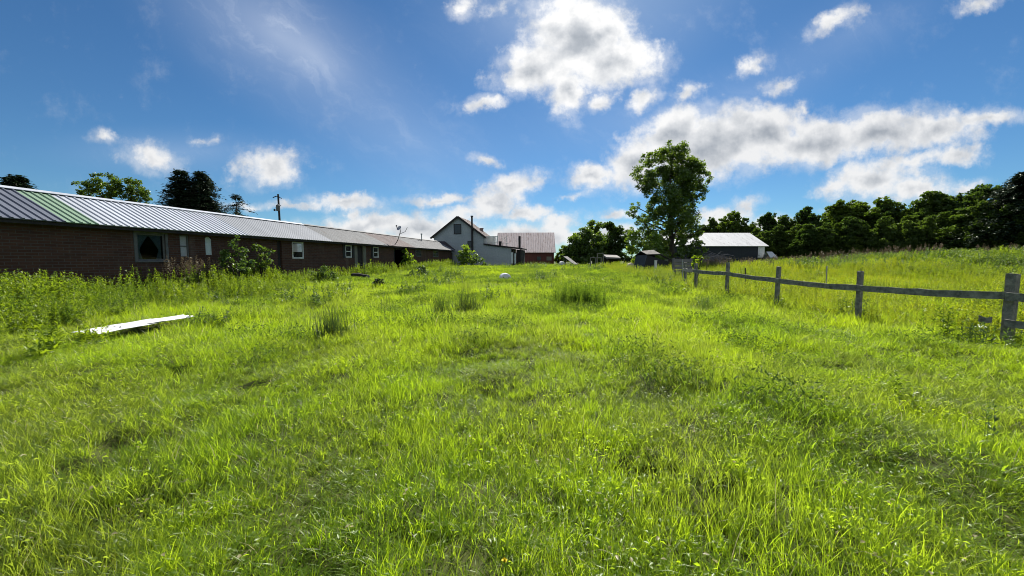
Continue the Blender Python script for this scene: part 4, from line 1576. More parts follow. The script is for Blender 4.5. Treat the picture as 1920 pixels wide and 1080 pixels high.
def crown_mesh(name, blobs, leaf, density, mat, seed, shell=.72, sub=9, subr=.42, aspect=.6):
    """blobs: (x, y, z, r); leaves gather in sub-clumps near each blob's surface, leaving gaps"""
    rng = np.random.default_rng(seed)
    C = []
    for (x, y, z, r) in blobs:
        ns = max(4, int(sub * r ** 1.0 + 4))
        d = rng.normal(0, 1, (ns, 3)); d /= np.linalg.norm(d, axis=1, keepdims=True)
        cen = np.array([x, y, z]) + d * (r * shell * rng.uniform(.55, 1.05, (ns, 1))) * np.array([1, 1, .9])
        sr = r * subr * rng.uniform(.6, 1.2, ns)
        for c, q in zip(cen, sr):
            k = max(6, int(density * q * q))
            p = rng.normal(0, 1, (k, 3)); p /= np.linalg.norm(p, axis=1, keepdims=True) + 1e-9
            p *= (q * rng.random((k, 1)) ** .45)
            p[:, 2] *= .75
            C.append(c + p)
    C = np.concatenate(C)
    V, q, ti = leaf_quads(C, leaf, rng, aspect)
    return np_mesh(name, V, q, mat=mat, tint=ti)


def limbs(mb, blobs, base_r, h_split, seed, lean=(0, 0)):
    rng = random.Random(seed)
    top = max(b[2] for b in blobs)
    cx = sum(b[0] for b in blobs) / len(blobs); cy = sum(b[1] for b in blobs) / len(blobs)
    T = lambda z: Vector((cx * .8 * min(max(z, 0) / top, 1) ** 1.3, cy * .8 * min(max(z, 0) / top, 1) ** 1.3, z))
    zz = [-.3, .25, h_split * .5, h_split, h_split + (top - h_split) * .4, h_split + (top - h_split) * .8]
    rr = [base_r * 1.35, base_r * 1.05, base_r * .9, base_r * .8, base_r * .5, base_r * .2]
    mb.tube([T(z) for z in zz], rr, 9)
    for (x, y, z, r) in blobs:
        zs = min(max(h_split * .8, z - r * 1.3 - rng.uniform(0, .25) * z), zz[-1] * .95)
        a = T(zs)
        b = Vector((x, y, z))
        mid = (a + b) / 2 + Vector((rng.gauss(0, .08), rng.gauss(0, .08), -.05)) * r
        r0 = base_r * .38 * max(.3, 1 - zs / (top * 1.1))
        mb.tube([a, mid, b], [r0, r0 * .65, r0 * .25], 6)
        for _ in range(3):
            d = Vector((rng.gauss(0, 1), rng.gauss(0, 1), rng.gauss(.2, .7))).normalized() * r * .8
            mb.tube([mid.lerp(b, rng.uniform(.3, 1)), b + d * .5, b + d], [r0 * .35, r0 * .22, r0 * .1], 5)


def tree_from_photo(name, label, depth, px0, blobs_px, leaf, density, mat, seed, base_r, split, thick=.8, cat='tree', group=None, sub=9, shell=.72, subr=.42, extra=None, bend=0):
    base = at(px0, 495, depth)
    g = gz(base.x, base.y)
    root = empty(name, (base.x, base.y, g)); tag(root, label, cat, group)
    rng = random.Random(seed)
    blobs = []
    for (px, py, r) in blobs_px:
        p = at(px, py, depth); rr = r * depth / F
        blobs.append((p.x - base.x, rng.uniform(-1, 1) * rr * thick, p.z - g, rr))
    for b in (extra or []):
        blobs.append(b)
    mb = MB(); limbs(mb, blobs, base_r, split, seed)
    mb.build('trunk', M['bark'], root, smooth=True)
    mesh_obj('crown', crown_mesh(name + '_crown', blobs, leaf, density, M[mat], seed, sub=sub, shell=shell, subr=subr), root)
    return root


big = [(1257, 287, 24), (1243, 302, 26), (1290, 302, 24), (1272, 315, 28), (1212, 300, 15), (1213, 325, 24), (1238, 330, 24), (1300, 330, 26), (1322, 330, 13), (1268, 345, 30),
       (1205, 348, 16), (1225, 360, 24), (1300, 358, 24), (1250, 375, 30), (1285, 385, 28), (1312, 372, 10), (1230, 392, 22), (1262, 405, 30), (1298, 412, 20), (1212, 408, 13),
       (1193, 385, 11), (1185, 402, 12), (1200, 420, 17), (1235, 425, 24), (1275, 430, 24), (1300, 435, 16), (1186, 436, 13), (1208, 445, 18), (1232, 452, 20)]
tree_from_photo('tall_tree', 'tall broad-leaved tree with two-lobed crown standing alone by the black shed', 45, 1259, [(a, b, r * 1.1) for a, b, r in big], .24, 330, 'leaf', 21, .42, 2.2, sub=9, subr=.34, shell=.85)
low = [(1190, 440, 13), (1178, 462, 11), (1222, 446, 15), (1243, 480, 13), (1192, 488, 12), (1216, 490, 13), (1195, 455, 14), (1212, 462, 18), (1234, 466, 16), (1186, 470, 12), (1206, 482, 15), (1178, 450, 9), (1228, 484, 12)]
tree_from_photo('young_tree', 'light green bushy young tree below the left side of the tall tree', 41, 1207, low, .26, 300, 'leaf_light', 22, .14, .8, group=None)
lowr = [(1255, 478, 14), (1245, 462, 13), (1280, 455, 14), (1300, 455, 12), (1322, 468, 8), (1285, 470, 14), (1302, 474, 13), (1270, 476, 12), (1312, 458, 9), (1318, 480, 10), (1295, 484, 12)]
tree_from_photo('young_tree', 'small dark leafy tree below the right side of the tall tree', 42, 1295, lowr, .26, 300, 'leaf', 23, .12, .8)
# dark group right of the red barn
ga = [(1062, 468, 11), (1056, 484, 10), (1108, 480, 16), (1130, 462, 14), (1128, 486, 13), (1092, 490, 14), (1080, 452, 17), (1098, 442, 18), (1072, 470, 16), (1105, 465, 20), (1088, 478, 18), (1120, 448, 15), (1122, 475, 16), (1064, 482, 12), (1078, 484, 14), (1100, 486, 14), (1092, 462, 16), (1118, 488, 12), (1084, 442, 12)]
tree_from_photo('bushy_tree', 'broad dark bushy tree beside the red barn', 62, 1098, ga, .32, 270, 'leaf', 31, .3, 1.6)
gb = [(1112, 424, 14), (1114, 440, 15), (1105, 437, 10), (1124, 452, 14)]
tree_from_photo('bushy_tree', 'dark pointed tree top rising behind the broad bushy tree', 70, 1113, gb, .32, 270, 'leaf', 32, .3, 2.5)
gc = [(1180, 470, 11), (1184, 486, 12), (1148, 424, 12), (1166, 448, 13), (1150, 488, 14), (1142, 424, 14), (1150, 440, 18), (1160, 432, 12), (1140, 458, 19), (1162, 462, 17), (1152, 478, 18), (1170, 480, 12), (1133, 478, 14), (1146, 470, 16), (1160, 484, 13), (1138, 488, 11), (1176, 490, 10), (1130, 462, 14), (1172, 462, 10)]
tree_from_photo('bushy_tree', 'tall dark tree behind the open shelter', 66, 1151, gc, .32, 270, 'leaf_wood', 33, .3, 2.0)
gd = [(1050, 478, 10), (1056, 468, 9), (1045, 486, 9), (1060, 484, 10), (1052, 490, 9)]
tree_from_photo('bushy_tree', 'small dark tree tight against the right end of the red barn', 72, 1052, gd, .32, 270, 'leaf_wood', 34, .15, .8)
# tree tops behind the long building
gl_ = [(165, 352, 18), (185, 348, 16), (213, 342, 22), (235, 350, 22), (200, 362, 22), (250, 364, 20), (225, 372, 24), (160, 370, 15), (262, 375, 14)]
tree_from_photo('broad_tree', 'broad green tree showing above the silver part of the long roof', 34, 210, gl_, .20, 520, 'leaf_wood', 41, .3, 3.0, subr=.34, shell=.82, sub=11)


def conifer(name, label, px, top_py, base_hw_px, depth, seed, whorls=26, dens=1.0, mat='needle', top_frac=0.0, droop=.35, cat='conifer', leaf=.5):
    base = at(px, 495, depth); g = gz(base.x, base.y)
    H = at(px, top_py, depth).z - g
    Rm = base_hw_px * depth / F
    root = empty(name, (base.x, base.y, g)); tag(root, label, cat)
    rng = np.random.default_rng(seed)
    m = MB(); m.tube([(0, 0, -.2), (0, 0, H * .5), (0, 0, H * .98)], [.03 * H ** .9 + .05, .02 * H ** .9, .02], 8)
    C, D, Lh = [], [], []
    for w in range(whorls):
        t_ = (w + rng.uniform(0, .6)) / whorls
        z = H * (.08 + .92 * t_)
        rad = Rm * max(1 - t_, 0.0) ** .62 * rng.uniform(.8, 1.15) + .15
        nb = max(5, int(15 * dens))
        for b in range(nb):
            if rng.random() > dens * .98: continue
            a = rng.random() * 2 * np.pi
            rb = rad * rng.uniform(.55, 1.08)
            tip = np.array([np.cos(a) * rb, np.sin(a) * rb, z - droop * rb + .18 * rb])
            st = np.array([0, 0, z + .05])
            m.tube([st, (st + tip) / 2 + [0, 0, .08 * rb], tip], [.035, .025, .01], 4, False)
            k = max(5, int(rb / .13))
            for i in range(k):
                u = (i + rng.random()) / k
                for s_ in range(3):
                    c = st + (tip - st) * u + [0, 0, .1 * rb * math.sin(math.pi * u)]
                    c = c + rng.normal(0, .09 + .06 * rb * .3, 3)
                    C.append(c); sd_ = 1 if rng.random() < .5 else -1
                    D.append([np.cos(a + sd_ * rng.uniform(.3, 1.0)), np.sin(a + sd_ * rng.uniform(.3, 1.0)), rng.uniform(-.45, .15)])
                    Lh.append(leaf * rng.uniform(.5, 1.1) * (1.05 - .45 * u))
    m.build('trunk', M['bark'], root)
    C, D, Lh = np.array(C), np.array(D), np.array(Lh)
    V, T, ti = leaves_geo(C, D, Lh, Lh * .36, rng, .1)
    mesh_obj('crown', np_mesh(name + '_crown', V, None, T, M[mat], ti), root)
    return root


conifer('spruce_tree', 'left one of two dark spruces side by side above the long roof', 350, 319, 66, 40, 51, 34, 1.3)
conifer('spruce_tree', 'right one of two dark spruces side by side above the long roof', 388, 323, 72, 41, 52, 34, 1.3)
conifer('spruce_tree', 'sparse thin conifer right of the two dark spruces', 449, 362, 58, 44, 53, 20, .6, leaf=.42)
conifer('spruce_tree', 'tip of a dark conifer peeping over the left end of the roof', 45, 331, 100, 30, 54, 34, 1.2)
conifer('spruce_tree', 'tall dark spruce at the right edge, taller than the wood beside it', 1902, 323, 88, 62, 55, 36, 1.4, droop=.28, leaf=.7)
conifer('spruce_tree', 'dark spruce standing just beyond the tall one at the end of the wood', 1958, 338, 60, 66, 56, 30, 1.3, droop=.28, leaf=.7)


def wood():
    """the dark wood behind the mound: every tree its own thing, copied from a few kinds"""
    protos = []
    rng = random.Random(9)
    for k in range(5):
        r = np.random.default_rng(100 + k)
        blobs = []
        H = 10.0
        for i in range(15):
            t_ = i / 14
            z = 1.8 + t_ * (H - 2.6)
            prof = math.sin(math.pi * min(1, .28 + .66 * t_)) ** .7
            rad = 3.0 * prof
            a = r.random() * 6.283
            rr = rad * r.uniform(.25, .7)
            blobs.append((math.cos(a) * rr, math.sin(a) * rr, z, r.uniform(1.0, 1.65) * (.75 + .4 * prof)))
        for i in range(5):
            a = r.random() * 6.283
            blobs.append((math.cos(a) * 2.2, math.sin(a) * 2.2, r.uniform(.6, 2.0), 1.3))
        mb = MB(); limbs(mb, blobs, .22, 2.5, 60 + k)
        root = bpy.data.objects.new('wood_tree', None); COL.objects.link(root)
        tr = mb.build('trunk', M['bark'], root, smooth=True)
        cr = mesh_obj('crown', crown_mesh('wood_tree_crown', blobs, .33, 300, M['leaf_wood'], 200 + k, sub=13, subr=.35, shell=.82), root)
        protos.append((root, tr, cr))
    # skyline of the wood: (photo x, y of the tree top)
    sky = [(1255, 428), (1275, 424), (1300, 424), (1318, 420), (1335, 414), (1352, 408), (1368, 402), (1390, 412), (1412, 408), (1435, 402), (1458, 398), (1480, 402), (1502, 396), (1525, 392), (1548, 396), (1572, 384), (1592, 378),
           (1615, 384), (1638, 378), (1662, 374), (1688, 384), (1712, 374), (1738, 366), (1762, 370), (1790, 364), (1812, 362), (1838, 350), (1862, 358), (1885, 350), (1925, 352), (1965, 356), (2010, 350), (2070, 345), (2140, 350)]
    used = set()
    n = 0
    lab = 'dark broad-leaved tree in the dense wood behind the mound'

    def place(px, top, depth, sx):
        nonlocal n
        base = at(px, 495, depth); g = gz(base.x, base.y)
        h = at(px, top, depth).z - g
        k = rng.randrange(5)
        root, tr, cr = protos[k]
        if k in used:
            r2 = root.copy(); COL.objects.link(r2)
            for c in (tr, cr):
                d = c.copy(); COL.objects.link(d); d.parent = r2
            root = r2
        used.add(k)
        s = h / 10.0
        root.location = (base.x, base.y, g - .1)
        root.scale = (s * sx, s * sx, s)
        root.rotation_euler = (0, 0, rng.random() * 6.283)
        tag(root, lab, 'tree', 'trees of the wood behind the mound')
        n += 1
    for (px, py) in sky:
        t_ = (px - 1330) / 600
        d = 100 - 34 * t_
        place(px, py + rng.choice([-9, -4, 0, 3, 7]), d + rng.uniform(0, 5), rng.uniform(.7, 1.2))
        place(px + rng.uniform(-14, 14), py + 26 + rng.uniform(-8, 12), d - 6 + rng.uniform(-2, 2), rng.uniform(.9, 1.25))
    for px in range(1330, 2150, 34):
        t_ = (px - 1330) / 600
        place(px + rng.uniform(-10, 10), 452 - 14 * t_ + rng.uniform(-10, 8), 92 - 34 * t_, rng.uniform(1.1, 1.5))
    for k in range(5):
        if k not in used:
            for o in protos[k]: bpy.data.objects.remove(o)


wood()


def shrubs():
    def shrub(name, label, px0, depth, blobs_px, leaf, density, mat, seed, cat='shrub', aspect=.7):
        base = at(px0, 500, depth); g = gz(base.x, base.y)
        root = empty(name, (base.x, base.y, g)); tag(root, label, cat)
        rng = random.Random(seed); k = depth / F
        blobs = []
        for (px, py, r) in blobs_px:
            p = at(px, py, depth)
            blobs.append((p.x - base.x, rng.uniform(-.7, .7) * r * k, p.z - g, r * k))
        m = MB()
        for (x, y, z, r) in blobs:
            m.tube([(x * .15, y * .15, -.1), (x * .5, y * .5, z * .55), (x, y, z)], [.03, .022, .01], 5)
            for _ in range(4):
                d = Vector((rng.gauss(0, 1), rng.gauss(0, 1), rng.gauss(.3, .6))).normalized() * r
                m.tube([(x * .7, y * .7, z * .75), Vector((x, y, z)) + d * .9], [.012, .005], 4)
        m.build('stem', M['bark'], root)
        mesh_obj('foliage', crown_mesh(name + '_foliage', blobs, leaf, density, M[mat], seed, aspect=aspect, sub=12, subr=.5), root)
        return root
    k0 = 16.6
    shrub('broadleaf_shrub', 'leafy shrub with shining pale leaves growing against the dark brick wall', 448, 17.5,
          [(438, 458, 12), (446, 470, 15), (434, 480, 17), (455, 488, 16), (424, 492, 13), (440, 503, 18), (462, 503, 14), (447, 447, 7)], .15, 560, 'weed_dark', 71)
    shrub('broadleaf_shrub', 'smaller pale leaved shrub right of the first one by the wall', 492, 19.5,
          [(488, 465, 11), (498, 472, 12), (484, 484, 13), (503, 488, 10), (492, 498, 13), (480, 459, 6)], .15, 520, 'weed_dark', 72)
    shrub('broadleaf_shrub', 'bright green upright shrub in front of the garage opening', 766, 36,
          [(761, 470, 9), (766, 480, 10), (772, 488, 10), (758, 484, 8), (764, 492, 12)], .22, 160, 'leaf_light', 73)
    shrub('round_shrub', 'rounded light green bush in front of the grey house', 872, 47,
          [(872, 467, 11), (880, 475, 11), (866, 478, 12), (876, 486, 13), (866, 490, 12), (884, 488, 9)], .28, 110, 'leaf_light', 74)
    shrub('round_shrub', 'dull grey green bush at the foot of the grey house wall', 896, 46,
          [(892, 484, 10), (903, 489, 8), (886, 493, 9), (909, 494, 6)], .24, 120, 'weed_dark', 75)
    shrub('sapling', 'small light green sapling at the far end of the fence', 1306, 20.5,
          [(1302, 484, 7), (1310, 490, 8), (1299, 494, 7), (1315, 482, 5), (1308, 500, 7)], .15, 330, 'weed', 76, 'sapling')
    shrub('low_bush', 'round very dark low bush in the middle of the field grass', 711, 19.5,
          [(706, 534, 11), (717, 535, 11), (711, 527, 11), (711, 540, 10)], .09, 1500, 'needle', 77, 'bush')
    shrub('low_bush', 'wide dark green low bush near the log', 606, 22,
          [(598, 521, 14), (612, 518, 14), (620, 516, 12), (588, 516, 13), (606, 509, 13), (578, 520, 12)], .12, 700, 'weed_dark', 78, 'bush')
    shrub('low_bush', 'rounded dark green bush beyond the log', 796, 27,
          [(790, 513, 11), (801, 514, 11), (795, 505, 11)], .13, 600, 'rush', 79, 'bush')
    shrub('low_bush', 'low dim green bush left of the rounded dark one', 770, 25.5,
          [(763, 522, 11), (777, 523, 11), (770, 515, 11)], .13, 500, 'weed_dark', 80, 'bush')
    shrub('low_bush', 'flat dull green bush right of the rounded dark one', 846, 27,
          [(838, 516, 11), (848, 515, 11), (858, 514, 10)], .13, 500, 'weed_dark', 81, 'bush')
    shrub('low_bush', 'tiny dark leaved plant in the nearer grass', 732, 8.6,
          [(726, 646, 13), (738, 644, 13), (732, 639, 11)], .06, 2200, 'rush', 82, 'bush')

    def rush(label, px, py_base, py_top, wpx, n, seed, mat='rush', zb=None):
        z = .04
        p = at_z(px, py_base, z) if py_base > 530 else at(px, py_base, 24)
        g = gz(p.x, p.y); d = p.y; k = d / F
        h = (py_base - py_top) * k
        rng = np.random.default_rng(seed)
        w = wpx * k
        gq = Geo()
        b = rng.normal(0, .27, (n, 2)) * np.array([w, min(w, .5)])
        n = int(n * 1.15)
        b = rng.normal(0, .25, (n, 2)) * np.array([w, min(w, .5)])
        gq.add(*blades(n, 1, (h * .45, h * 1.15), (.005, .010), 4, (.02, .20), (.05, .35), rng, base=b))
        gq.add(*blades(n, 1, (h * .25, h * .55), (.006, .011), 3, (.1, .6), (.2, 1.0), rng, base=b * 1.25))
        o = mesh_obj('rush_tuft', gq.mesh('rush_tuft', M[mat])); o.location = (p.x, p.y, g)
        tag(o, label, 'grass tuft')
    rush('tall dark rush tuft standing alone in the left middle of the field', 624, 634, 562, 52, 230, 91)
    rush('thin upright rush stems just right of the tall dark tuft', 652, 632, 590, 10, 16, 92)
    rush('sparse grey rush tuft left of the tall dark tuft', 548, 618, 585, 40, 40, 93)
    rush('dense dark rush tuft left of the weedy stem by the barrel', 826, 592, 538, 34, 190, 94)
    rush('wide loose rush tuft farther back than the dense dark one', 876, 582, 524, 48, 220, 95)
    rush('short rush tuft with separate stems nearer than the dense dark one', 783, 612, 585, 40, 40, 96)
    rush('narrow dark rush tuft right of the white barrel', 956, 568, 534, 20, 60, 97)
    rush('long low rush tuft in the right middle of the field', 1215, 574, 545, 40, 120, 98, 'weed_dark')
    rush('green rush tuft in front of the far fence posts', 1325, 580, 548, 40, 120, 99, 'weed_dark')
    rush('fine tall tuft at the left edge of the tall grass patch', 1050, 575, 535, 24, 60, 103, 'weed_dark')
    # the tall grass patch
    p = at_z(1088, 577, .05); g = gz(p.x, p.y); rng = np.random.default_rng(101); k = p.y / F
    gq = Geo(); n = 1300
    b = rng.normal(0, .5, (n, 2)) * np.array([52 * k, .7]); b[:, 1] += .7
    gq.add(*blades(n, 1, (.40, 1.05), (.007, .014), 4, (.02, .3), (.1, .8), rng, base=b))
    for _ in range(130):
        q = np.append(rng.normal(0, .5, 2) * np.array([52 * k, .7]) + [0, .7], 0)
        weed_stem(gq, q, rng.uniform(.55, 1.1), 28, .13, .028, rng, .15)
    o = mesh_obj('grass_patch', gq.mesh('grass_patch', M['turf'])); o.location = (p.x, p.y, g)
    tag(o, 'big patch of tall green grass standing in the middle of the field', 'grass patch')
    # single weeds
    def weed(label, px, py_base, py_top, seed, mat='weed_dark', stems=2, ll=.12, nleaf=22, depth=None, sw=.012):
        p = at_z(px, py_base, .05) if depth is None else at(px, py_base, depth)
        g = gz(p.x, p.y); h = max(.2, at(px, py_top, p.y).z - g)
        rng = np.random.default_rng(seed); gq = Geo()
        for i in range(stems):
            weed_stem(gq, np.append(rng.normal(0, .05 * stems ** .5, 2), 0), h * (1 - .18 * i / max(1, stems)), nleaf, ll, ll * .3, rng, .12, sw)
        o = mesh_obj('weed_plant', gq.mesh('weed_plant', M[mat])); o.location = (p.x, p.y, g)
        tag(o, label, 'weed')
    weed('dark many stemmed weed left of the white barrel', 922, 568, 518, 111, stems=10, ll=.13)
    weed('tall thin bare weed stem in the middle of the field', 726, 602, 545, 112, stems=2, ll=.06, nleaf=12, mat='rush')
    weed('small dark weed with spreading twigs left of the thin bare stem', 714, 580, 556, 113, stems=4, ll=.09, nleaf=9, mat='rush')
    weed('leafy weed growing over the near end of the white sheet', 172, 650, 605, 114, stems=8, ll=.15, nleaf=20, mat='weed')
    weed('broad dark weed at the left edge near the white sheet', 100, 668, 600, 115, stems=9, ll=.16, nleaf=22, mat='weed')
    weed('tall dark stalk among the weeds in front of the picture window', 279, 590, 520, 116, stems=1, ll=.05, nleaf=8, mat='rush')
    weed('leafy weed among grass at the lower right of the field', 1690, 745, 690, 117, stems=5, ll=.09, nleaf=22, mat='weed', sw=.006)
    weed('thin seeding weed stalk in the right foreground grass', 1872, 835, 745, 118, stems=3, ll=.07, nleaf=16, mat='weed_dark', sw=.005)
    weed('bright leafy weed at the foot of the corner fence post', 1770, 640, 565, 119, stems=12, ll=.14, nleaf=26, mat='weed')
    weed('dark leafy weed bush in front of the fence by the broken rail', 1835, 650, 600, 120, stems=12, ll=.12, nleaf=26, mat='weed_dark')
    weed('small bright yellow green weed at the lower left edge of the grass', 186, 1074, 1018, 122, stems=2, ll=.055, nleaf=12, mat='weed_yellow', sw=.004)
    weed('green leafy weed bush below the middle rail of the fence', 1600, 592, 550, 121, stems=14, ll=.12, nleaf=26, mat='weed_dark')
    # brown dock stand by the wall
    for i, (px, py, s) in enumerate(((338, 478, 1), (362, 480, 2), (384, 484, 3))):
        p = at(px, 505, 15.2 + i * .5); g = gz(p.x, p.y); h = at(px, py, p.y).z - g
        o = mesh_obj('dry_dock', seed_clump('dry_dock', 130 + i, 16, .9, (h * .75, h * 1.02))); o.location = (p.x, p.y, g)
        tag(o, ['brown dry dock stand below the narrow sash window', 'brown dry dock stand between the sash window and the arched one', 'brown dry dock stand below the arched window'][i], 'weed', 'dry docks by the brick wall')


shrubs()

# ------------------------------------------------------------------ grass and weeds (uncountable)


def strip_width(y):
    return np.clip(6.3 - .28 * (y - 7.5), 1.6, 7.5)


def lawn():
    rng = np.random.default_rng(77)
    fine, mid, far = [], [], []
    for k in range(8):
        g = Geo()
        g.add(*tufts(280, .40, (.08, .23), (.0026, .0050), 9, .026, 4, (.02, .55), (.15, 1.5), rng))
        g.add(*blades(110, .40, (.06, .18), (.003, .0055), 3, (.05, .8), (.2, 1.6), rng))
        g.add(*blades(18, .40, (.18, .32), (.0035, .0065), 4, (.02, .35), (.6, 2.2), rng))
        if k in (2, 5):
            g.add(*blades(2, .36, (.16, .28), (.008, .012), 4, (.02, .4), (.3, 1.6), rng))
        if k in (1, 4, 6):
            n = 34
            pos = np.append(rng.normal(0, .09, (n, 2)), rng.uniform(.05, .15, (n, 1)), 1)
            az = rng.random(n) * 6.283
            V, T, ti = leaves_geo(pos, np.stack([np.cos(az), np.sin(az), rng.uniform(.0, .6, n)], 1), .034, .020, rng)
            g.add(V, None, T, ti)
        fine.append(g.mesh('grass_fine', M['grass']))
    for k in range(6):
        g = Geo()
        g.add(*tufts(440, .62, (.09, .26), (.0045, .0080), 12, .036, 3, (.02, .5), (.15, 1.4), rng))
        g.add(*blades(120, .62, (.08, .2), (.006, .010), 2, (.05, .8), (.2, 1.4), rng))
        g.add(*blades(12, .62, (.28, .46), (.006, .009), 3, (.02, .3), (.3, 1.6), rng))
        if k in (1, 4):
            for _ in range(3):
                weed_stem(g, np.append((rng.random(2) - .5) * .4, 0), rng.uniform(.15, .3), 12, .06, .022, rng, .25, .008)
        mid.append(g.mesh('grass_mid', M['grass']))
    for k in range(6):
        g = Geo()
        g.add(*tufts(400, 1.25, (.12, .36), (.010, .018), 14, .070, 3, (.02, .45), (.15, 1.3), rng))
        g.add(*blades(90, 1.25, (.08, .2), (.016, .026), 2, (.1, .8), (.2, 1.3), rng))
        for _ in range(4):
            weed_stem(g, np.append((rng.random(2) - .5) * 1.1, 0), rng.uniform(.2, .42), 14, .10, .034, rng, .2, .012)
        far.append(g.mesh('grass_far', M['grass_far']))
    P, S, I, Rr = [], [], [], []

    def put(x, y, lo, n, off, smin, smax, noise_s=1.6, clear=True):
        ok = keep(x, y)
        x, y = x[ok], y[ok]
        hn = vnoise(x, y, noise_s, 2.0) * .6 + vnoise(x, y, noise_s * .35, 4.0) * .4
        s = smin + (smax - smin) * np.clip((hn - .2) / .6, 0, 1)
        z = ground_z(x, y)
        P.append(np.stack([x, y, z], 1))
        S.append(np.stack([np.ones_like(s), np.ones_like(s), s], 1))
        Rr.append(np.stack([np.zeros_like(s), np.zeros_like(s), rng.random(len(s)) * 6.283], 1))
        I.append(rng.integers(off, off + n, len(s)))
    x, y = jgrid(-13, 13, -1.5, 8.0, .225, rng)
    ok = in_view(x, y, 2.2); x, y = x[ok], y[ok]
    # thin the grass in the hollows
    kp = np.ones(len(x), bool)
    for hx, hy, hr in HOLES:
        kp &= ~((((x - hx) / (hr * 1.15)) ** 2 + ((y - hy) / (hr * .85)) ** 2) < 1) | (rng.random(len(x)) < .12)
    put(x[kp], y[kp], 0, 8, 0, .5, 1.45, 1.1)
    x, y = jgrid(-22, 30, 6.9, 20, .36, rng)
    ok = in_view(x, y, 2.5); put(x[ok], y[ok], 0, 6, 8, .45, 1.55, 1.1)
    x, y = jgrid(-26, 60, 18.8, 75, .72, rng)
    ok = in_view(x, y, 3) & (y < 62 + 10 * np.sin(x * .1)); put(x[ok], y[ok], 0, 6, 14, .4, 1.15, 2.6)
    ms = fine + mid + far
    scatter('grass', 'bright sunlit green grass covering the whole field', 'grass', ms, np.concatenate(P), np.concatenate(Rr), np.concatenate(S), np.concatenate(I))


lawn()


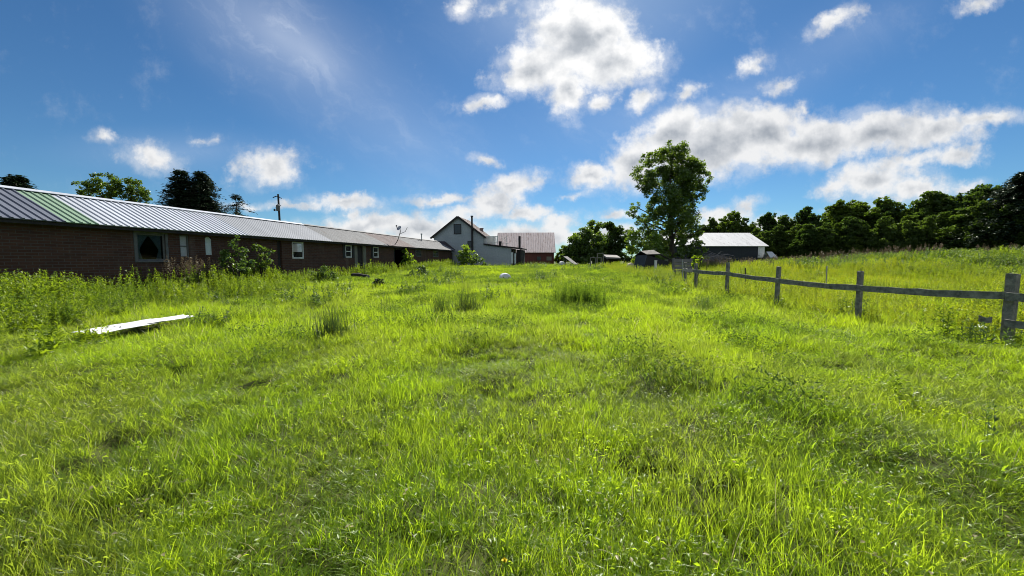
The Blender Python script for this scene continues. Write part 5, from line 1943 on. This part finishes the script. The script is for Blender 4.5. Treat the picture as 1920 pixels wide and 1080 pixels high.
def weeds():
    rng = np.random.default_rng(5)
    # leafy weeds along the brick wall
    src = [weed_clump('wall_weed', M['weed'] if k < 3 else M['turf'], 300 + k, 10, .6, (.5, 1.2), 40, .14, .05, 40) for k in range(4)]
    x, y = jgrid(-26, 2, 2, 46, .42, rng)
    dist = long_dist(x, y)
    wv = strip_width(y) * (.8 + .4 * vnoise(x, y, 2.5))
    ok = (dist > -.1) & (dist < wv) & in_view(x, y, 3) & keep(x, y)
    p_sheet = (np.abs(x + 9.2) < .55) & (y > 7.0) & (y < 11.6)
    ok &= ~p_sheet
    ok &= rng.random(len(x)) < np.clip(1.25 - dist / np.maximum(wv, .1) * .8, .25, 1)
    x, y, dist, wv = x[ok], y[ok], dist[ok], wv[ok]
    s = (.42 + .70 * vnoise(x, y, 1.3, 3)) * np.clip(1.2 - .55 * dist / wv, .4, 1.2)
    s *= np.where(y > 20, .85, 1.0)
    sc = np.stack([np.clip(s, .6, 1.1), np.clip(s, .6, 1.1), s], 1)
    rot = np.stack([rng.normal(0, .05, len(x)), rng.normal(0, .05, len(x)), rng.random(len(x)) * 6.283], 1)
    scatter('wall_weeds', 'tall leafy green weeds growing along the brick wall', 'weeds', src, np.stack([x, y, ground_z(x, y)], 1), rot, sc, rng.integers(0, 4, len(x)))
    # scattered weeds through the far field
    src = [weed_clump('field_weed', M['weed'], 320 + k, 6, .6, (.25, .55), 22, .11, .034, 60, .25) for k in range(3)] + [weed_clump('field_weed', M['weed_dark'], 330 + k, 8, .6, (.25, .6), 24, .12, .036, 30, .25) for k in range(2)]
    x, y = jgrid(-16, 22, 9, 60, .8, rng)
    nn = vnoise(x, y, 3.5, 9)
    ok = keep(x, y) & in_view(x, y, 1) & (long_dist(x, y) > 1.0) & (x < fence_x(np.clip(y, 3, 19.5)) + .3) & (rng.random(len(x)) < np.clip((nn - .36) * 2.2, 0, .9) * np.clip((y - 8) / 12, .15, 1))
    x, y = x[ok], y[ok]
    s = .55 + 1.0 * rng.random(len(x)) ** 1.5
    rot = np.stack([np.zeros(len(x)), np.zeros(len(x)), rng.random(len(x)) * 6.283], 1)
    scatter('field_weeds', 'loose leafy weeds scattered through the far half of the field', 'weeds', src, np.stack([x, y, ground_z(x, y)], 1), rot, np.stack([s, s, s], 1), rng.integers(0, 5, len(x)))
    # low broad-leaved patches in the turf
    src = []
    for k in range(4):
        r2 = np.random.default_rng(350 + k); g = Geo()
        n = 240
        pos = np.append(r2.normal(0, .20, (n, 2)), r2.uniform(.05, .22, (n, 1)), 1)
        az = r2.random(n) * 6.283
        V, T, ti = leaves_geo(pos, np.stack([np.cos(az), np.sin(az), r2.uniform(.1, 1.2, n)], 1), r2.uniform(.03, .06, n), r2.uniform(.012, .024, n), r2)
        g.add(V, None, T, ti)
        g.add(*blades(110, .7, (.12, .32), (.005, .010), 3, (.05, .5), (.2, 1.2), r2))
        src.append(g.mesh('turf_weed', M['turf']))
    x, y = jgrid(-22, 14, 2.2, 45, .42, rng)
    nn = vnoise(x, y, 2.2, 13) * .65 + vnoise(x, y, .8, 17) * .35
    ok = keep(x, y) & in_view(x, y, 1.5) & (x < fence_x(np.clip(y, 3, 19.5)) + 1.0) & (rng.random(len(x)) < np.clip((nn - .42) * 2.2, 0, .75) * np.clip((y - 2) / 14, .06, 1))
    x, y = x[ok], y[ok]
    s = .7 + .7 * rng.random(len(x))
    rot = np.stack([np.zeros(len(x)), np.zeros(len(x)), rng.random(len(x)) * 6.283], 1)
    scatter('turf_weeds', 'low dark broad-leaved weeds in patches in the grass', 'weeds', src, np.stack([x, y, ground_z(x, y) + .01], 1), rot, np.stack([s, s, s * .95], 1), rng.integers(0, 4, len(x)))
    # yellow-green weeds behind the fence
    src = [weed_clump('yellow_weed', M['weed_yellow'], 340 + k, 8, .6, (.4, .82), 34, .10, .032, 80) for k in range(4)]
    x, y = jgrid(8, 62, 4.5, 40, .55, rng)
    fx = fence_x(np.clip(y, 3, 19.5))
    mound = np.exp(-(((x - 33) / 15.5) ** 2 + ((y - 25) / 8.0) ** 2))
    ok = (x > fx - .35 * vnoise(x, y, 1.2, 5)) & in_view(x, y, 2) & keep(x, y) & (mound < .52 + .25 * (vnoise(x, y, 3, 6) - .5))
    xx, yy = x[ok], y[ok]
    s = .55 + .6 * vnoise(xx, yy, 2.0, 8)
    rot = np.stack([rng.normal(0, .06, len(xx)), rng.normal(0, .06, len(xx)), rng.random(len(xx)) * 6.283], 1)
    scatter('yellow_weeds', 'yellow green weeds growing thickly behind the wooden fence', 'weeds', src, np.stack([xx, yy, ground_z(xx, yy)], 1), rot, np.stack([np.clip(s, .7, 1.1), np.clip(s, .7, 1.1), s], 1), rng.integers(0, 4, len(xx)))
    # green weeds on the mound, dry seed heads along its crest
    src = [weed_clump('mound_weed', M['weed_dark'] if k % 2 else M['weed'], 360 + k, 8, .7, (.35, .85), 30, .16, .06, 30) for k in range(4)]
    ok = (x > fx + .25) & in_view(x, y, 2) & (mound > .38 + .25 * (vnoise(x, y, 3, 6) - .5))
    xx, yy = x[ok], y[ok]
    s = .5 + .6 * vnoise(xx, yy, 1.8, 8)
    rot = np.stack([rng.normal(0, .06, len(xx)), rng.normal(0, .06, len(xx)), rng.random(len(xx)) * 6.283], 1)
    scatter('mound_weeds', 'green leafy weeds covering the mound behind the fence', 'weeds', src, np.stack([xx, yy, ground_z(xx, yy)], 1), rot, np.stack([np.clip(s, .7, 1.1), np.clip(s, .7, 1.1), s], 1), rng.integers(0, 4, len(xx)))
    src = [seed_clump('seed_head', 380 + k, 7, .8, (.7, 1.1)) for k in range(3)]
    x, y = jgrid(14, 60, 24, 38, .9, rng)
    m2 = np.exp(-(((x - 33) / 15.5) ** 2 + ((y - 25) / 8.0) ** 2))
    ok = in_view(x, y, 2) & (rng.random(len(x)) < .5 * np.clip(vnoise(x, y, 4, 3) * 2 - .4, .1, 1)) & keep(x, y) & (m2 > .1)
    xx, yy = x[ok], y[ok]
    s = rng.uniform(.7, 1.1, len(xx))
    rot = np.stack([rng.normal(0, .08, len(xx)), rng.normal(0, .08, len(xx)), rng.random(len(xx)) * 6.283], 1)
    scatter('dry_seed_heads', 'brown dry seed heads standing along the crest of the mound', 'weeds', src, np.stack([xx, yy, ground_z(xx, yy)], 1), rot, np.stack([s, s, s], 1), rng.integers(0, 3, len(xx)))


weeds()
